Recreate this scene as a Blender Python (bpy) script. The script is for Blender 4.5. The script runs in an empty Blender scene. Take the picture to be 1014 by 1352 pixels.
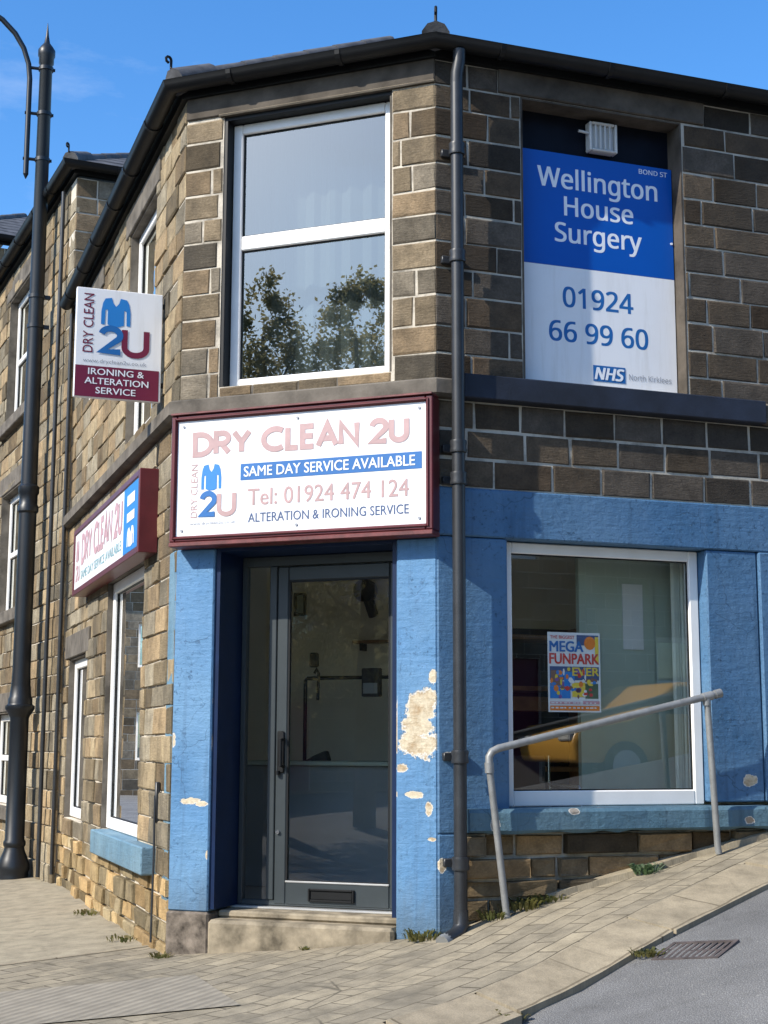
import bpy, bmesh, math, random
from mathutils import Vector, Matrix
R_ = math.radians
sc = bpy.context.scene
COL = sc.collection

# ------------------------------------------------------------------ camera
YAW, PIT, ROL, FPX = -0.365328, 0.156697, 0.002756, 1948.417
cam_d = bpy.data.cameras.new('camera')
cam = bpy.data.objects.new('camera', cam_d)
COL.objects.link(cam)
fw0 = Vector((math.sin(YAW), math.cos(YAW), 0)); rt0 = Vector((math.cos(YAW), -math.sin(YAW), 0)); zz = Vector((0, 0, 1))
fw = fw0 * math.cos(PIT) + zz * math.sin(PIT)
up0 = zz * math.cos(PIT) - fw0 * math.sin(PIT)
rt = rt0 * math.cos(ROL) + up0 * math.sin(ROL)
up = up0 * math.cos(ROL) - rt0 * math.sin(ROL)
cam.matrix_world = Matrix(((rt.x, up.x, -fw.x, 2.62182), (rt.y, up.y, -fw.y, -7.67114), (rt.z, up.z, -fw.z, 0.9207), (0, 0, 0, 1)))
cam_d.sensor_fit = 'VERTICAL'; cam_d.sensor_height = 36.0
cam_d.lens = FPX / 1352 * 36.0
cam_d.clip_start = 0.05; cam_d.clip_end = 3000
sc.camera = cam

# ------------------------------------------------------------------ sky, sun, exposure
SUN_AZ, SUN_EL = 35.5, 37.0          # travel direction, clockwise from +Y; elevation
world = bpy.data.worlds.new('World'); sc.world = world; world.use_nodes = True
wn = world.node_tree
sky = wn.nodes.new('ShaderNodeTexSky'); sky.sky_type = 'NISHITA'; sky.sun_disc = False
sky.sun_elevation = R_(SUN_EL); sky.sun_rotation = R_(180 + SUN_AZ)
sky.air_density = 1.0; sky.dust_density = 0.9; sky.ozone_density = 2.0; sky.altitude = 100
hs = wn.nodes.new('ShaderNodeHueSaturation'); hs.inputs['Saturation'].default_value = 1.3; hs.inputs['Value'].default_value = 1.0
wn.links.new(sky.outputs[0], hs.inputs['Color'])
tint = wn.nodes.new('ShaderNodeMix'); tint.data_type = 'RGBA'; tint.blend_type = 'MULTIPLY'; tint.inputs[0].default_value = 1.0
tint.inputs[7].default_value = (.98, 1.10, 1.22, 1)
wn.links.new(hs.outputs[0], tint.inputs[6])
wtc = wn.nodes.new('ShaderNodeTexCoord'); wmp = wn.nodes.new('ShaderNodeMapping'); wmp.inputs['Scale'].default_value = (1.5, 1.5, 5.0)
wnz = wn.nodes.new('ShaderNodeTexNoise'); wnz.inputs['Scale'].default_value = 2.2; wnz.inputs['Detail'].default_value = 8; wnz.inputs['Roughness'].default_value = .62
wrp = wn.nodes.new('ShaderNodeValToRGB'); wrp.color_ramp.elements[0].position = .5; wrp.color_ramp.elements[0].color = (0, 0, 0, 1); wrp.color_ramp.elements[1].position = .8; wrp.color_ramp.elements[1].color = (.35, .35, .35, 1)
veil = wn.nodes.new('ShaderNodeMix'); veil.data_type = 'RGBA'; veil.inputs[7].default_value = (5.5, 5.8, 6.2, 1)
wn.links.new(wtc.outputs['Generated'], wmp.inputs['Vector']); wn.links.new(wmp.outputs[0], wnz.inputs['Vector']); wn.links.new(wnz.outputs['Fac'], wrp.inputs[0])
wn.links.new(wrp.outputs[0], veil.inputs[0]); wn.links.new(tint.outputs[2], veil.inputs[6]); wn.links.new(veil.outputs[2], wn.nodes['Background'].inputs[0])
wn.nodes['Background'].inputs[1].default_value = 0.125
sun_d = bpy.data.lights.new('sun', 'SUN'); sun_d.energy = 3.6; sun_d.angle = R_(0.5); sun_d.color = (1.0, 0.93, 0.82)
sun = bpy.data.objects.new('sun', sun_d); COL.objects.link(sun)
a = R_(SUN_AZ); e = R_(SUN_EL)
tr = Vector((math.sin(a) * math.cos(e), math.cos(a) * math.cos(e), -math.sin(e)))
sun.rotation_euler = tr.to_track_quat('-Z', 'Y').to_euler()
sun.location = (-12, -18, 20)
sc.view_settings.view_transform = 'Standard'; sc.view_settings.look = 'None'
sc.view_settings.exposure = 0.82; sc.view_settings.gamma = 1.0
sc.cycles.max_bounces = 8; sc.cycles.transparent_max_bounces = 12
rnd = random.Random(7)

# ------------------------------------------------------------------ planes of the place
W = 1.632; AR, AL = 0.710045, 0.865760
class Face:
    def __init__(s, o, d, n):
        s.o, s.d, s.n = Vector(o), Vector(d), Vector(n)
        s.flip = s.d.cross(zz).dot(s.n) < 0
    def p(s, u, off, z):
        return s.o + s.d * u + s.n * off + Vector((0, 0, z))
FF = Face((0, 0, 0), (1, 0, 0), (0, -1, 0))
FR = Face((0, 0, 0), (math.cos(AR), math.sin(AR), 0), (math.sin(AR), -math.cos(AR), 0))
FL = Face((-W, 0, 0), (-math.cos(AL), math.sin(AL), 0), (-math.sin(AL), -math.cos(AL), 0))
AT = AL - R_(5.0)
FT = Face(FL.p(4.86, 0.05, 0), (-math.cos(AT), math.sin(AT), 0), (-math.sin(AT), -math.cos(AT), 0))
FTE = Face(FT.o, -FT.n, -FT.d)                      # end wall of the tall terrace, facing us
A3 = AT - R_(3.0)
FT3 = Face(FT.p(5.25, 0.5, 0), (-math.cos(A3), math.sin(A3), 0), (-math.sin(A3), -math.cos(A3), 0))
FT3E = Face(FT3.o, -FT3.n, -FT3.d)

# ------------------------------------------------------------------ materials
def mat(name):
    m = bpy.data.materials.new(name); m.use_nodes = True
    return m, m.node_tree.nodes, m.node_tree.links, m.node_tree.nodes['Principled BSDF']
def coords(N, L, scale=(1, 1, 1), uv=True):
    t = N.new('ShaderNodeTexCoord'); mp = N.new('ShaderNodeMapping'); mp.inputs['Scale'].default_value = scale
    L.new(t.outputs['UV' if uv else 'Object'], mp.inputs['Vector']); return mp.outputs[0]
def noise(N, L, v, scale, detail=5, rough=.6, w=None):
    n = N.new('ShaderNodeTexNoise'); n.inputs['Scale'].default_value = scale; n.inputs['Detail'].default_value = detail
    n.inputs['Roughness'].default_value = rough; L.new(v, n.inputs['Vector']); return n.outputs['Fac']
def ramp(N, L, f, stops):
    r = N.new('ShaderNodeValToRGB'); el = r.color_ramp.elements
    while len(el) < len(stops): el.new(.5)
    for q, (p, c) in zip(el, stops):
        q.position = p; q.color = (c, c, c, 1) if not isinstance(c, tuple) else (*c, 1)
    L.new(f, r.inputs[0]); return r.outputs[0]
def mix(N, L, fac, a, b, mode='MIX'):
    m = N.new('ShaderNodeMix'); m.data_type = 'RGBA'; m.blend_type = mode
    for s, v in ((m.inputs[0], fac), (m.inputs[6], a), (m.inputs[7], b)):
        if isinstance(v, (int, float)): s.default_value = v
        elif isinstance(v, tuple): s.default_value = (*v, 1)
        else: L.new(v, s)
    return m.outputs[2]
def bump(N, L, h, strength, dist, bsdf, prev=None):
    b = N.new('ShaderNodeBump'); b.inputs['Strength'].default_value = strength; b.inputs['Distance'].default_value = dist
    L.new(h, b.inputs['Height'])
    if prev is not None: L.new(prev, b.inputs['Normal'])
    if bsdf is not None: L.new(b.outputs[0], bsdf.inputs['Normal'])
    return b.outputs[0]
def math_(N, L, op, a, b=None):
    m = N.new('ShaderNodeMath'); m.operation = op
    for i, v in enumerate((a, b)):
        if v is None: continue
        if isinstance(v, (int, float)): m.inputs[i].default_value = v
        else: L.new(v, m.inputs[i])
    return m.outputs[0]

def m_plain(name, col, rough=.5, metal=0, var=.12, vs=6, bs=0, bscale=60, spec=.5):
    m, N, L, B = mat(name)
    v = coords(N, L, uv=False)
    f = ramp(N, L, noise(N, L, v, vs), [(.3, 1 - var), (.7, 1 + var)])
    L.new(mix(N, L, 1.0, col, f, 'MULTIPLY'), B.inputs['Base Color'])
    B.inputs['Roughness'].default_value = rough; B.inputs['Metallic'].default_value = metal
    B.inputs['Specular IOR Level'].default_value = spec
    if bs: bump(N, L, noise(N, L, v, bscale, 6), bs, .004, B)
    return m
def m_stone(name, soot=.35):
    m, N, L, B = mat(name)
    v = coords(N, L)
    at = N.new('ShaderNodeAttribute'); at.attribute_name = 'Col'
    c1 = mix(N, L, 1.0, at.outputs['Color'], ramp(N, L, noise(N, L, v, 9, 6, .65), [(.25, .55), (.5, .98), (.75, 1.35)]), 'MULTIPLY')
    c1 = mix(N, L, 1.0, c1, ramp(N, L, noise(N, L, v, 70, 4, .7), [(.3, .75), (.7, 1.2)]), 'MULTIPLY')
    vs = coords(N, L, (1, .45, 1))
    c1 = mix(N, L, ramp(N, L, noise(N, L, vs, 1.7, 7, .68), [(.44, 0.0), (.66, soot)]), c1, (.045, .04, .033))
    L.new(c1, B.inputs['Base Color']); B.inputs['Roughness'].default_value = .92; B.inputs['Specular IOR Level'].default_value = .2
    vt = coords(N, L, (6, 30, 1))
    b = bump(N, L, noise(N, L, vt, 3, 5, .7), .75, .009, None)
    bump(N, L, noise(N, L, v, 45, 6, .7), .6, .007, B, b)
    return m
def m_mortar(name, col):
    m, N, L, B = mat(name)
    v = coords(N, L)
    f = ramp(N, L, noise(N, L, v, 3.2, 6, .7), [(.34, .35), (.52, .95), (.8, 1.15)])
    L.new(mix(N, L, 1.0, col, f, 'MULTIPLY'), B.inputs['Base Color']); B.inputs['Roughness'].default_value = .95
    bump(N, L, noise(N, L, v, 80, 5), .6, .004, B)
    return m
def m_blue(name, col, patches=(), cream=(.62, .54, .39)):
    """painted masonry; patches = (u, v, half width, half height) where paint has peeled to the plaster"""
    m, N, L, B = mat(name)
    v = coords(N, L)
    c = mix(N, L, ramp(N, L, noise(N, L, v, 3.5, 6, .65), [(.35, 0), (.7, .75)]), col, tuple(min(1, x * 1.45 + .02) for x in col))
    c = mix(N, L, ramp(N, L, noise(N, L, v, 1.5, 3, .5), [(.35, 0), (.65, .75)]), c, (col[0] * 1.9 + .02, col[1] * 1.5 + .02, min(1, col[2] * 1.25 + .03)))
    fl_ = math_(N, L, 'MULTIPLY', ramp(N, L, noise(N, L, v, 30, 6, .72), [(.55, 0), (.64, 1)]), ramp(N, L, noise(N, L, v, 2.6, 4, .6), [(.42, .12), (.62, .9)]))
    c = mix(N, L, fl_, c, tuple(x * .42 for x in col))
    fl2 = math_(N, L, 'MULTIPLY', ramp(N, L, noise(N, L, coords(N, L, (1, 2.2, 1)), 48, 5, .7), [(.64, 0), (.70, 1)]), ramp(N, L, noise(N, L, v, 4.1, 3, .6), [(.45, 0), (.6, .7)]))
    c = mix(N, L, fl2, c, (.42, .50, .56))
    vs = coords(N, L, (5, .7, 1))
    c = mix(N, L, ramp(N, L, noise(N, L, vs, 3, 4, .6), [(.5, 0), (.75, .3)]), c, tuple(min(1, x * 1.3 + .06) for x in col))
    spz = N.new('ShaderNodeSeparateXYZ'); L.new(v, spz.inputs[0])
    spl = math_(N, L, 'ADD', spz.outputs[1], math_(N, L, 'MULTIPLY', noise(N, L, coords(N, L, (3, .6, 1)), 3, 6, .7), .7))
    c = mix(N, L, ramp(N, L, spl, [(.30, .7), (.62, 0)]), c, (col[0] * .8 + .03, col[1] * .62 + .02, col[2] * .5 + .01))     # dirt splashed up from the pavement
    vr = coords(N, L, (9, .35, 1))
    c = mix(N, L, ramp(N, L, noise(N, L, vr, 2.2, 5, .6), [(.56, 0), (.72, .45)]), c, tuple(x * .5 + .015 for x in col))
    vb = N.new('ShaderNodeTexVoronoi'); vb.feature = 'DISTANCE_TO_EDGE'; vb.inputs['Scale'].default_value = 2.6
    dv = N.new('ShaderNodeVectorMath'); dv.operation = 'ADD'; nd = N.new('ShaderNodeTexNoise'); nd.inputs['Scale'].default_value = 9; L.new(v, nd.inputs['Vector'])
    ds = N.new('ShaderNodeVectorMath'); ds.operation = 'SCALE'; ds.inputs['Scale'].default_value = .12; L.new(nd.outputs['Color'], ds.inputs[0])
    L.new(v, dv.inputs[0]); L.new(ds.outputs[0], dv.inputs[1]); L.new(dv.outputs[0], vb.inputs['Vector'])
    ck = math_(N, L, 'MULTIPLY', ramp(N, L, vb.outputs['Distance'], [(0, 1), (.008, 0)]), ramp(N, L, noise(N, L, v, 1.9, 3), [(.48, 0), (.56, .6)]))
    c = mix(N, L, ck, c, tuple(x * .3 for x in col))
    vh = coords(N, L, (1, 6, 1))
    h = math_(N, L, 'ADD', noise(N, L, v, 18, 7, .72), math_(N, L, 'MULTIPLY', noise(N, L, vh, 6, 4, .6), .6))
    if patches:
        sp = N.new('ShaderNodeSeparateXYZ'); L.new(v, sp.inputs[0])
        nz = math_(N, L, 'ADD', math_(N, L, 'MULTIPLY', noise(N, L, v, 7, 4, .6), .6), math_(N, L, 'MULTIPLY', noise(N, L, v, 30, 6, .75), .4))
        tot = None
        for (pu, pv, hw, hh) in patches:
            dx = math_(N, L, 'DIVIDE', math_(N, L, 'SUBTRACT', sp.outputs[0], pu), hw)
            dy = math_(N, L, 'DIVIDE', math_(N, L, 'SUBTRACT', sp.outputs[1], pv), hh)
            d = math_(N, L, 'SQRT', math_(N, L, 'ADD', math_(N, L, 'MULTIPLY', dx, dx), math_(N, L, 'MULTIPLY', dy, dy)))
            d = math_(N, L, 'ADD', d, math_(N, L, 'MULTIPLY', math_(N, L, 'SUBTRACT', nz, .5), 2.6))
            tot = d if tot is None else math_(N, L, 'MINIMUM', tot, d)
        msk = ramp(N, L, tot, [(.78, 1.0), (.84, 0.0)])
        rim = ramp(N, L, tot, [(.66, 0.0), (.74, 1.0)])
        cc = mix(N, L, ramp(N, L, noise(N, L, v, 11, 6, .7), [(.46, 0), (.66, .9)]), cream, (.36, .24, .125))
        cc = mix(N, L, ramp(N, L, noise(N, L, v, 60, 4, .7), [(.3, .35), (.6, 0)]), cc, (.2, .16, .11))
        cc = mix(N, L, rim, cc, (.66, .64, .58))
        c = mix(N, L, msk, c, cc)
        h = math_(N, L, 'ADD', h, math_(N, L, 'MULTIPLY', msk, -.55))
    L.new(c, B.inputs['Base Color']); B.inputs['Roughness'].default_value = .62; B.inputs['Specular IOR Level'].default_value = .3
    bump(N, L, h, .6, .014, B)
    return m
def m_glass(name, tint=(.80, .86, .84), k=1.5, coat=(1, 1, 1)):
    m, N, L, B = mat(name); N.remove(B)
    out = N['Material Output']
    fr = N.new('ShaderNodeFresnel'); fr.inputs['IOR'].default_value = 1.52
    f = math_(N, L, 'MULTIPLY', fr.outputs[0], k); f = math_(N, L, 'MINIMUM', f, 1.0)
    ge = N.new('ShaderNodeNewGeometry'); f = math_(N, L, 'MULTIPLY', f, math_(N, L, 'SUBTRACT', 1.0, ge.outputs['Backfacing']))
    tb = N.new('ShaderNodeBsdfTransparent'); tb.inputs[0].default_value = (*tint, 1)
    gl = N.new('ShaderNodeBsdfGlossy'); gl.inputs['Roughness'].default_value = 0.0; gl.inputs[0].default_value = (*coat, 1)
    ms = N.new('ShaderNodeMixShader'); L.new(f, ms.inputs[0]); L.new(tb.outputs[0], ms.inputs[1]); L.new(gl.outputs[0], ms.inputs[2])
    L.new(ms.outputs[0], out.inputs['Surface'])
    return m
def m_paving(name, c1, c2, mort, bw, rh, rot, dirt=.5):
    m, N, L, B = mat(name)
    t = N.new('ShaderNodeTexCoord'); mp = N.new('ShaderNodeMapping'); mp.inputs['Rotation'].default_value = (0, 0, rot)
    L.new(t.outputs['UV'], mp.inputs['Vector']); v = mp.outputs[0]
    br = N.new('ShaderNodeTexBrick'); br.inputs['Scale'].default_value = 1; br.inputs['Brick Width'].default_value = bw
    br.inputs['Row Height'].default_value = rh; br.inputs['Mortar Size'].default_value = .0065; br.inputs['Mortar Smooth'].default_value = .4
    br.inputs['Color1'].default_value = (*c1, 1); br.inputs['Color2'].default_value = (*c2, 1); br.inputs['Mortar'].default_value = (*mort, 1)
    wv = N.new('ShaderNodeVectorMath'); wv.operation = 'ADD'
    nn = N.new('ShaderNodeTexNoise'); nn.inputs['Scale'].default_value = 5; L.new(v, nn.inputs['Vector'])
    sb = N.new('ShaderNodeVectorMath'); sb.operation = 'SCALE'; sb.inputs['Scale'].default_value = .03; L.new(nn.outputs['Color'], sb.inputs[0])
    L.new(v, wv.inputs[0]); L.new(sb.outputs[0], wv.inputs[1]); L.new(wv.outputs[0], br.inputs['Vector'])
    c = mix(N, L, ramp(N, L, noise(N, L, v, 1.1, 6, .65), [(.38, 0), (.66, .6)]), br.outputs['Color'], c1)
    vo = N.new('ShaderNodeTexVoronoi'); vo.feature = 'DISTANCE_TO_EDGE'; vo.inputs['Scale'].default_value = 1.3; L.new(wv.outputs[0], vo.inputs['Vector'])
    crk = math_(N, L, 'MULTIPLY', ramp(N, L, vo.outputs['Distance'], [(0.0, 1), (.012, 0)]), ramp(N, L, noise(N, L, v, .9, 3, .5), [(.5, 0), (.56, dirt)]))
    c = mix(N, L, crk, c, tuple(x * .35 for x in c2))
    c = mix(N, L, 1.0, c, ramp(N, L, noise(N, L, v, 7, 6, .7), [(.28, .6), (.55, 1.0), (.8, 1.25)]), 'MULTIPLY')
    c = mix(N, L, 1.0, c, ramp(N, L, noise(N, L, v, 140, 3, .7), [(.3, .8), (.7, 1.15)]), 'MULTIPLY')
    c = mix(N, L, ramp(N, L, noise(N, L, v, 2.2, 7, .72), [(.48, 0), (.68, dirt)]), c, (c2[0] * .55, c2[1] * .56, c2[2] * .58))
    sp_ = N.new('ShaderNodeTexVoronoi'); sp_.inputs['Scale'].default_value = 3.2; L.new(wv.outputs[0], sp_.inputs['Vector'])
    c = mix(N, L, ramp(N, L, sp_.outputs['Distance'], [(.055, dirt * .7), (.075, 0)]), c, tuple(x * .42 for x in c2))      # trodden-in gum
    L.new(c, B.inputs['Base Color']); B.inputs['Roughness'].default_value = .9; B.inputs['Specular IOR Level'].default_value = .2
    b = bump(N, L, br.outputs['Fac'], -.5, .006, None)
    bump(N, L, noise(N, L, v, 60, 5, .7), .4, .006, B, b)
    return m
def m_asphalt(name):
    m, N, L, B = mat(name)
    v = coords(N, L)
    c = ramp(N, L, noise(N, L, v, 170, 3, .7), [(.3, (.06, .06, .058)), (.52, (.17, .168, .162)), (.72, (.42, .41, .39))])
    c = mix(N, L, 1.0, c, ramp(N, L, noise(N, L, v, 1.1, 7, .7), [(.3, .7), (.7, 1.25)]), 'MULTIPLY')
    c = mix(N, L, ramp(N, L, noise(N, L, v, 3.5, 7, .75), [(.55, 0), (.72, .5)]), c, (.07, .066, .06))
    c = mix(N, L, ramp(N, L, noise(N, L, v, 38, 3, .6), [(.66, 0), (.72, .5)]), c, (.45, .43, .38))
    L.new(c, B.inputs['Base Color']); B.inputs['Roughness'].default_value = .85; B.inputs['Specular IOR Level'].default_value = .3
    bump(N, L, noise(N, L, v, 160, 3, .7), .8, .006, B)
    return m
def m_leaf(name, c1, c2):
    m, N, L, B = mat(name)
    v = coords(N, L, uv=False)
    L.new(mix(N, L, ramp(N, L, noise(N, L, v, 3, 4), [(.35, 0), (.65, 1)]), c1, c2), B.inputs['Base Color'])
    B.inputs['Roughness'].default_value = .6
    tl = N.new('ShaderNodeBsdfTranslucent'); L.new(B.inputs['Base Color'].links[0].from_socket, tl.inputs[0])
    ms = N.new('ShaderNodeMixShader'); ms.inputs[0].default_value = .6
    L.new(B.outputs[0], ms.inputs[1]); L.new(tl.outputs[0], ms.inputs[2]); L.new(ms.outputs[0], N['Material Output'].inputs['Surface'])
    return m

M = dict(
    stone=m_stone('sandstone', .62), stone_dark=m_stone('sooty shade darkened sandstone', .72), rubble=m_stone('rubble sandstone', .3),
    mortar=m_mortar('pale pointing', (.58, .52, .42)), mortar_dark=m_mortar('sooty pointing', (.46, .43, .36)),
    dress=m_plain('weathered dressed stone', (.13, .115, .095), .9, var=.45, vs=5, bs=.6, bscale=40, spec=.2),
    lintel=m_plain('sooty lintel stone', (.085, .072, .058), .9, var=.5, vs=4, bs=.6, bscale=40, spec=.2),
    stepstone=m_plain('worn sandstone step', (.235, .198, .14), .9, var=.6, vs=7, bs=.7, bscale=30, spec=.2),
    plinth=m_plain('dirty plinth stone', (.15, .125, .10), .95, var=.7, vs=14, bs=.9, bscale=25, spec=.2),
    blueF=m_blue('peeling sky blue paint', (.066, .176, .33), [(-.09, 1.12, .12, .11), (-.10, 1.02, .10, .10), (-.09, .93, .16, .09), (-.20, .80, .05, .03), (-.13, .655, .06, .022), (-.05, .58, .025, .05), (-.02, 1.30, .03, .05), (-.03, .42, .03, .012), (-1.62, .95, .02, .05), (-1.385, .30, .012, .03), (-1.50, .60, .07, .025), (-1.43, .585, .05, .018)]),
    blueR=m_blue('shade darkened blue masonry', (.044, .12, .228), [(1.97, .72, .06, .04), (.07, .87, .05, .02), (.02, .28, .03, .05), (2.2, .9, .03, .06)]),  # same blue as the door front, darkened to paint in shade
    blueL=m_blue('flaking blue paint', (.085, .175, .25), []),
    bluesill=m_blue('worn blue sill paint', (.05, .115, .165), [(.78, .565, .04, .02), (1.9, .5, .04, .03), (.3, .5, .03, .04)], cream=(.3, .28, .25)),
    navy=m_plain('navy gloss timber', (.004, .016, .055), .4, var=.2, spec=.3),
    bandblue=m_plain('dark navy painted band', (.010, .015, .028), .7, var=.5, vs=4, bs=.4),
    upvc=m_plain('white window frame', (.80, .79, .76), .35, var=.06, vs=4),
    upvc_grey=m_plain('weathered white frame', (.55, .55, .53), .45, var=.1, vs=4),
    alum=m_plain('grey aluminium door', (.034, .043, .047), .38, var=.08, spec=.5),
    alum_lt=m_plain('bright threshold strip', (.6, .6, .58), .35, metal=.6),
    black=m_plain('black cast iron', (.006, .0065, .007), .5, var=.25, spec=.3),
    pipe=m_plain('black painted pipe', (.022, .024, .027), .42, var=.25, vs=9),
    glass=m_glass('window glass', (.96, .98, .97), 3.0), glass_up=m_glass('upper window glass', (.7, .74, .74), 5.4, (1.0, .98, .88)), glass_door=m_glass('door glass', (.95, .96, .95), 2.0),
    slate=m_plain('roof slate', (.075, .075, .078), .7, var=.5, vs=9, bs=.5),
    mossy=m_plain('lichened slate', (.32, .28, .2), .9, var=.6, vs=14, bs=.9),
    red=m_plain('maroon sign frame', (.10, .014, .018), .35, var=.2, vs=6),
    red_dark=m_plain('faded maroon timber', (.13, .03, .03), .5, var=.5, vs=12),
    white=m_plain('white sign board', (.82, .83, .84), .35, var=.03, vs=2),
    white_print=m_plain('white print', (.8, .82, .85), .4, var=.02),
    pink=m_plain('faded pink lettering', (.44, .29, .285), .45, var=.12, vs=9),
    skyblue=m_plain('bright blue print', (.02, .20, .55), .4, var=.06),
    blueprint=m_plain('blue print', (.015, .13, .38), .4, var=.06),
    navyprint=m_plain('navy print', (.05, .09, .2), .45, var=.06),
    maroon=m_plain('maroon print', (.16, .012, .04), .4, var=.05),
    greyprint=m_plain('grey print', (.3, .32, .36), .5, var=.05),
    palepink=m_plain('washed pink print', (.5, .30, .32), .45, var=.1, vs=9),
    teal=m_plain('washed teal print', (.22, .42, .46), .45, var=.1, vs=9),
    nhs=m_plain('health blue vinyl', (.0, .085, .42), .35, var=.04, vs=2),
    steel=m_plain('galvanised rail', (.24, .245, .24), .5, metal=.3, var=.2, vs=14),
    lampmetal=m_plain('blue black lamp paint', (.007, .010, .014), .42, var=.2, vs=5),
    drain=m_plain('rusty grate iron', (.075, .06, .055), .7, var=.4, vs=20),
    inner_wall=m_plain('cream plaster', (.86, .81, .68), .9, var=.08, vs=2),
    inner_green=m_plain('grey green panel', (.40, .46, .38), .7, var=.08, vs=2),
    inner_grey=m_plain('grey counter front', (.24, .265, .27), .6, var=.08, vs=2),
    inner_floor=m_plain('vinyl floor', (.30, .28, .25), .6),
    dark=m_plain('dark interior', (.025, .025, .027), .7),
    fabric=m_plain('dark seat fabric', (.05, .045, .045), .9),
    chrome=m_plain('chrome tube', (.6, .6, .6), .2, metal=1),
    wood=m_plain('brown shelf wood', (.25, .13, .05), .5, var=.3, vs=10),
    curtain=m_plain('pale curtain', (.75, .77, .68), .9, var=.08),
    paper=m_plain('white paper', (.7, .7, .68), .7, var=.04),
    pinkpaper=m_plain('pink paper', (.6, .3, .32), .7), redpaper=m_plain('red paper', (.55, .04, .03), .7),
    orange=m_plain('orange print', (.75, .20, .02), .5, var=.1), yellow=m_plain('yellow print', (.75, .55, .05), .5, var=.1),
    brownprint=m_plain('brown print', (.2, .1, .07), .5), purple=m_plain('purple print', (.18, .08, .3), .5),
    leaf=m_leaf('weed green', (.10, .12, .03), (.20, .18, .06)), dry=m_leaf('dry weed', (.25, .2, .08), (.12, .14, .04)),
    sage=m_leaf('pale weed', (.22, .3, .2), (.12, .2, .08)),
    tree_leaf=m_leaf('tree leaf', (.24, .23, .11), (.40, .35, .18)), bark=m_plain('bark', (.12, .09, .06), .9, var=.4, bs=.8),
    carpaint=m_plain('mustard car paint', (.78, .42, .08), .25, var=.03), tyre=m_plain('tyre rubber', (.02, .02, .02), .8),
    lampglass=m_plain('lantern glass', (.7, .7, .65), .2),
    paving=m_paving('worn paving', (.35, .30, .21), (.25, .218, .16), (.055, .045, .032), .27, .135, .42, .9),
    footway=m_paving('smooth footway', (.36, .315, .225), (.33, .285, .205), (.27, .235, .175), 60.0, 60.0, .1, .35),
    kerb=m_paving('sandstone kerb', (.33, .28, .195), (.28, .235, .165), (.13, .105, .07), .9, 3.0, .0, .3),
    asphalt=m_asphalt('asphalt'), ground=m_plain('distant ground', (.12, .12, .09), .95, var=.3, vs=.3),
)
def m_tactile():
    m, N, L, B = mat('ribbed tactile paving')
    v = coords(N, L)
    t = N.new('ShaderNodeMapping'); t.inputs['Rotation'].default_value = (0, 0, 2.3); L.new(v, t.inputs['Vector'])
    w = N.new('ShaderNodeTexWave'); w.inputs['Scale'].default_value = 5.0; w.bands_direction = 'X'; L.new(t.outputs[0], w.inputs['Vector'])
    c = mix(N, L, ramp(N, L, w.outputs['Fac'], [(.0, 0), (1, 1)]), (.235, .205, .155), (.30, .265, .20))
    c = mix(N, L, 1.0, c, ramp(N, L, noise(N, L, v, 5, 6, .7), [(.3, .75), (.7, 1.15)]), 'MULTIPLY')
    L.new(c, B.inputs['Base Color']); B.inputs['Roughness'].default_value = .9
    b = bump(N, L, w.outputs['Fac'], .6, .008, None); bump(N, L, noise(N, L, v, 80, 4), .4, .004, B, b)
    return m
M['tactile'] = m_tactile()
def m_board():
    m, N, L, B = mat('weathered white board')
    v = coords(N, L, (6, .5, 1)); v2 = coords(N, L)
    c = mix(N, L, ramp(N, L, noise(N, L, v, 3, 6, .65), [(.5, 0), (.8, .32)]), (.80, .81, .82), (.45, .42, .36))
    c = mix(N, L, ramp(N, L, noise(N, L, v2, 5, 5, .6), [(.5, 0), (.8, .15)]), c, (.6, .57, .5))
    L.new(c, B.inputs['Base Color']); B.inputs['Roughness'].default_value = .38
    bump(N, L, noise(N, L, v2, 2.2, 2, .5), .12, .02, B)
    return m
M['white'] = m_board()
M['lift_sheet'] = m_plain('added grey backing sheet', (.20, .21, .20), .9, var=.05)  # grey of the sheet added behind the upper window
M['nearblack'] = m_plain('blue black board', (.003, .005, .011), .6, var=.3, spec=.2)

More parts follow.
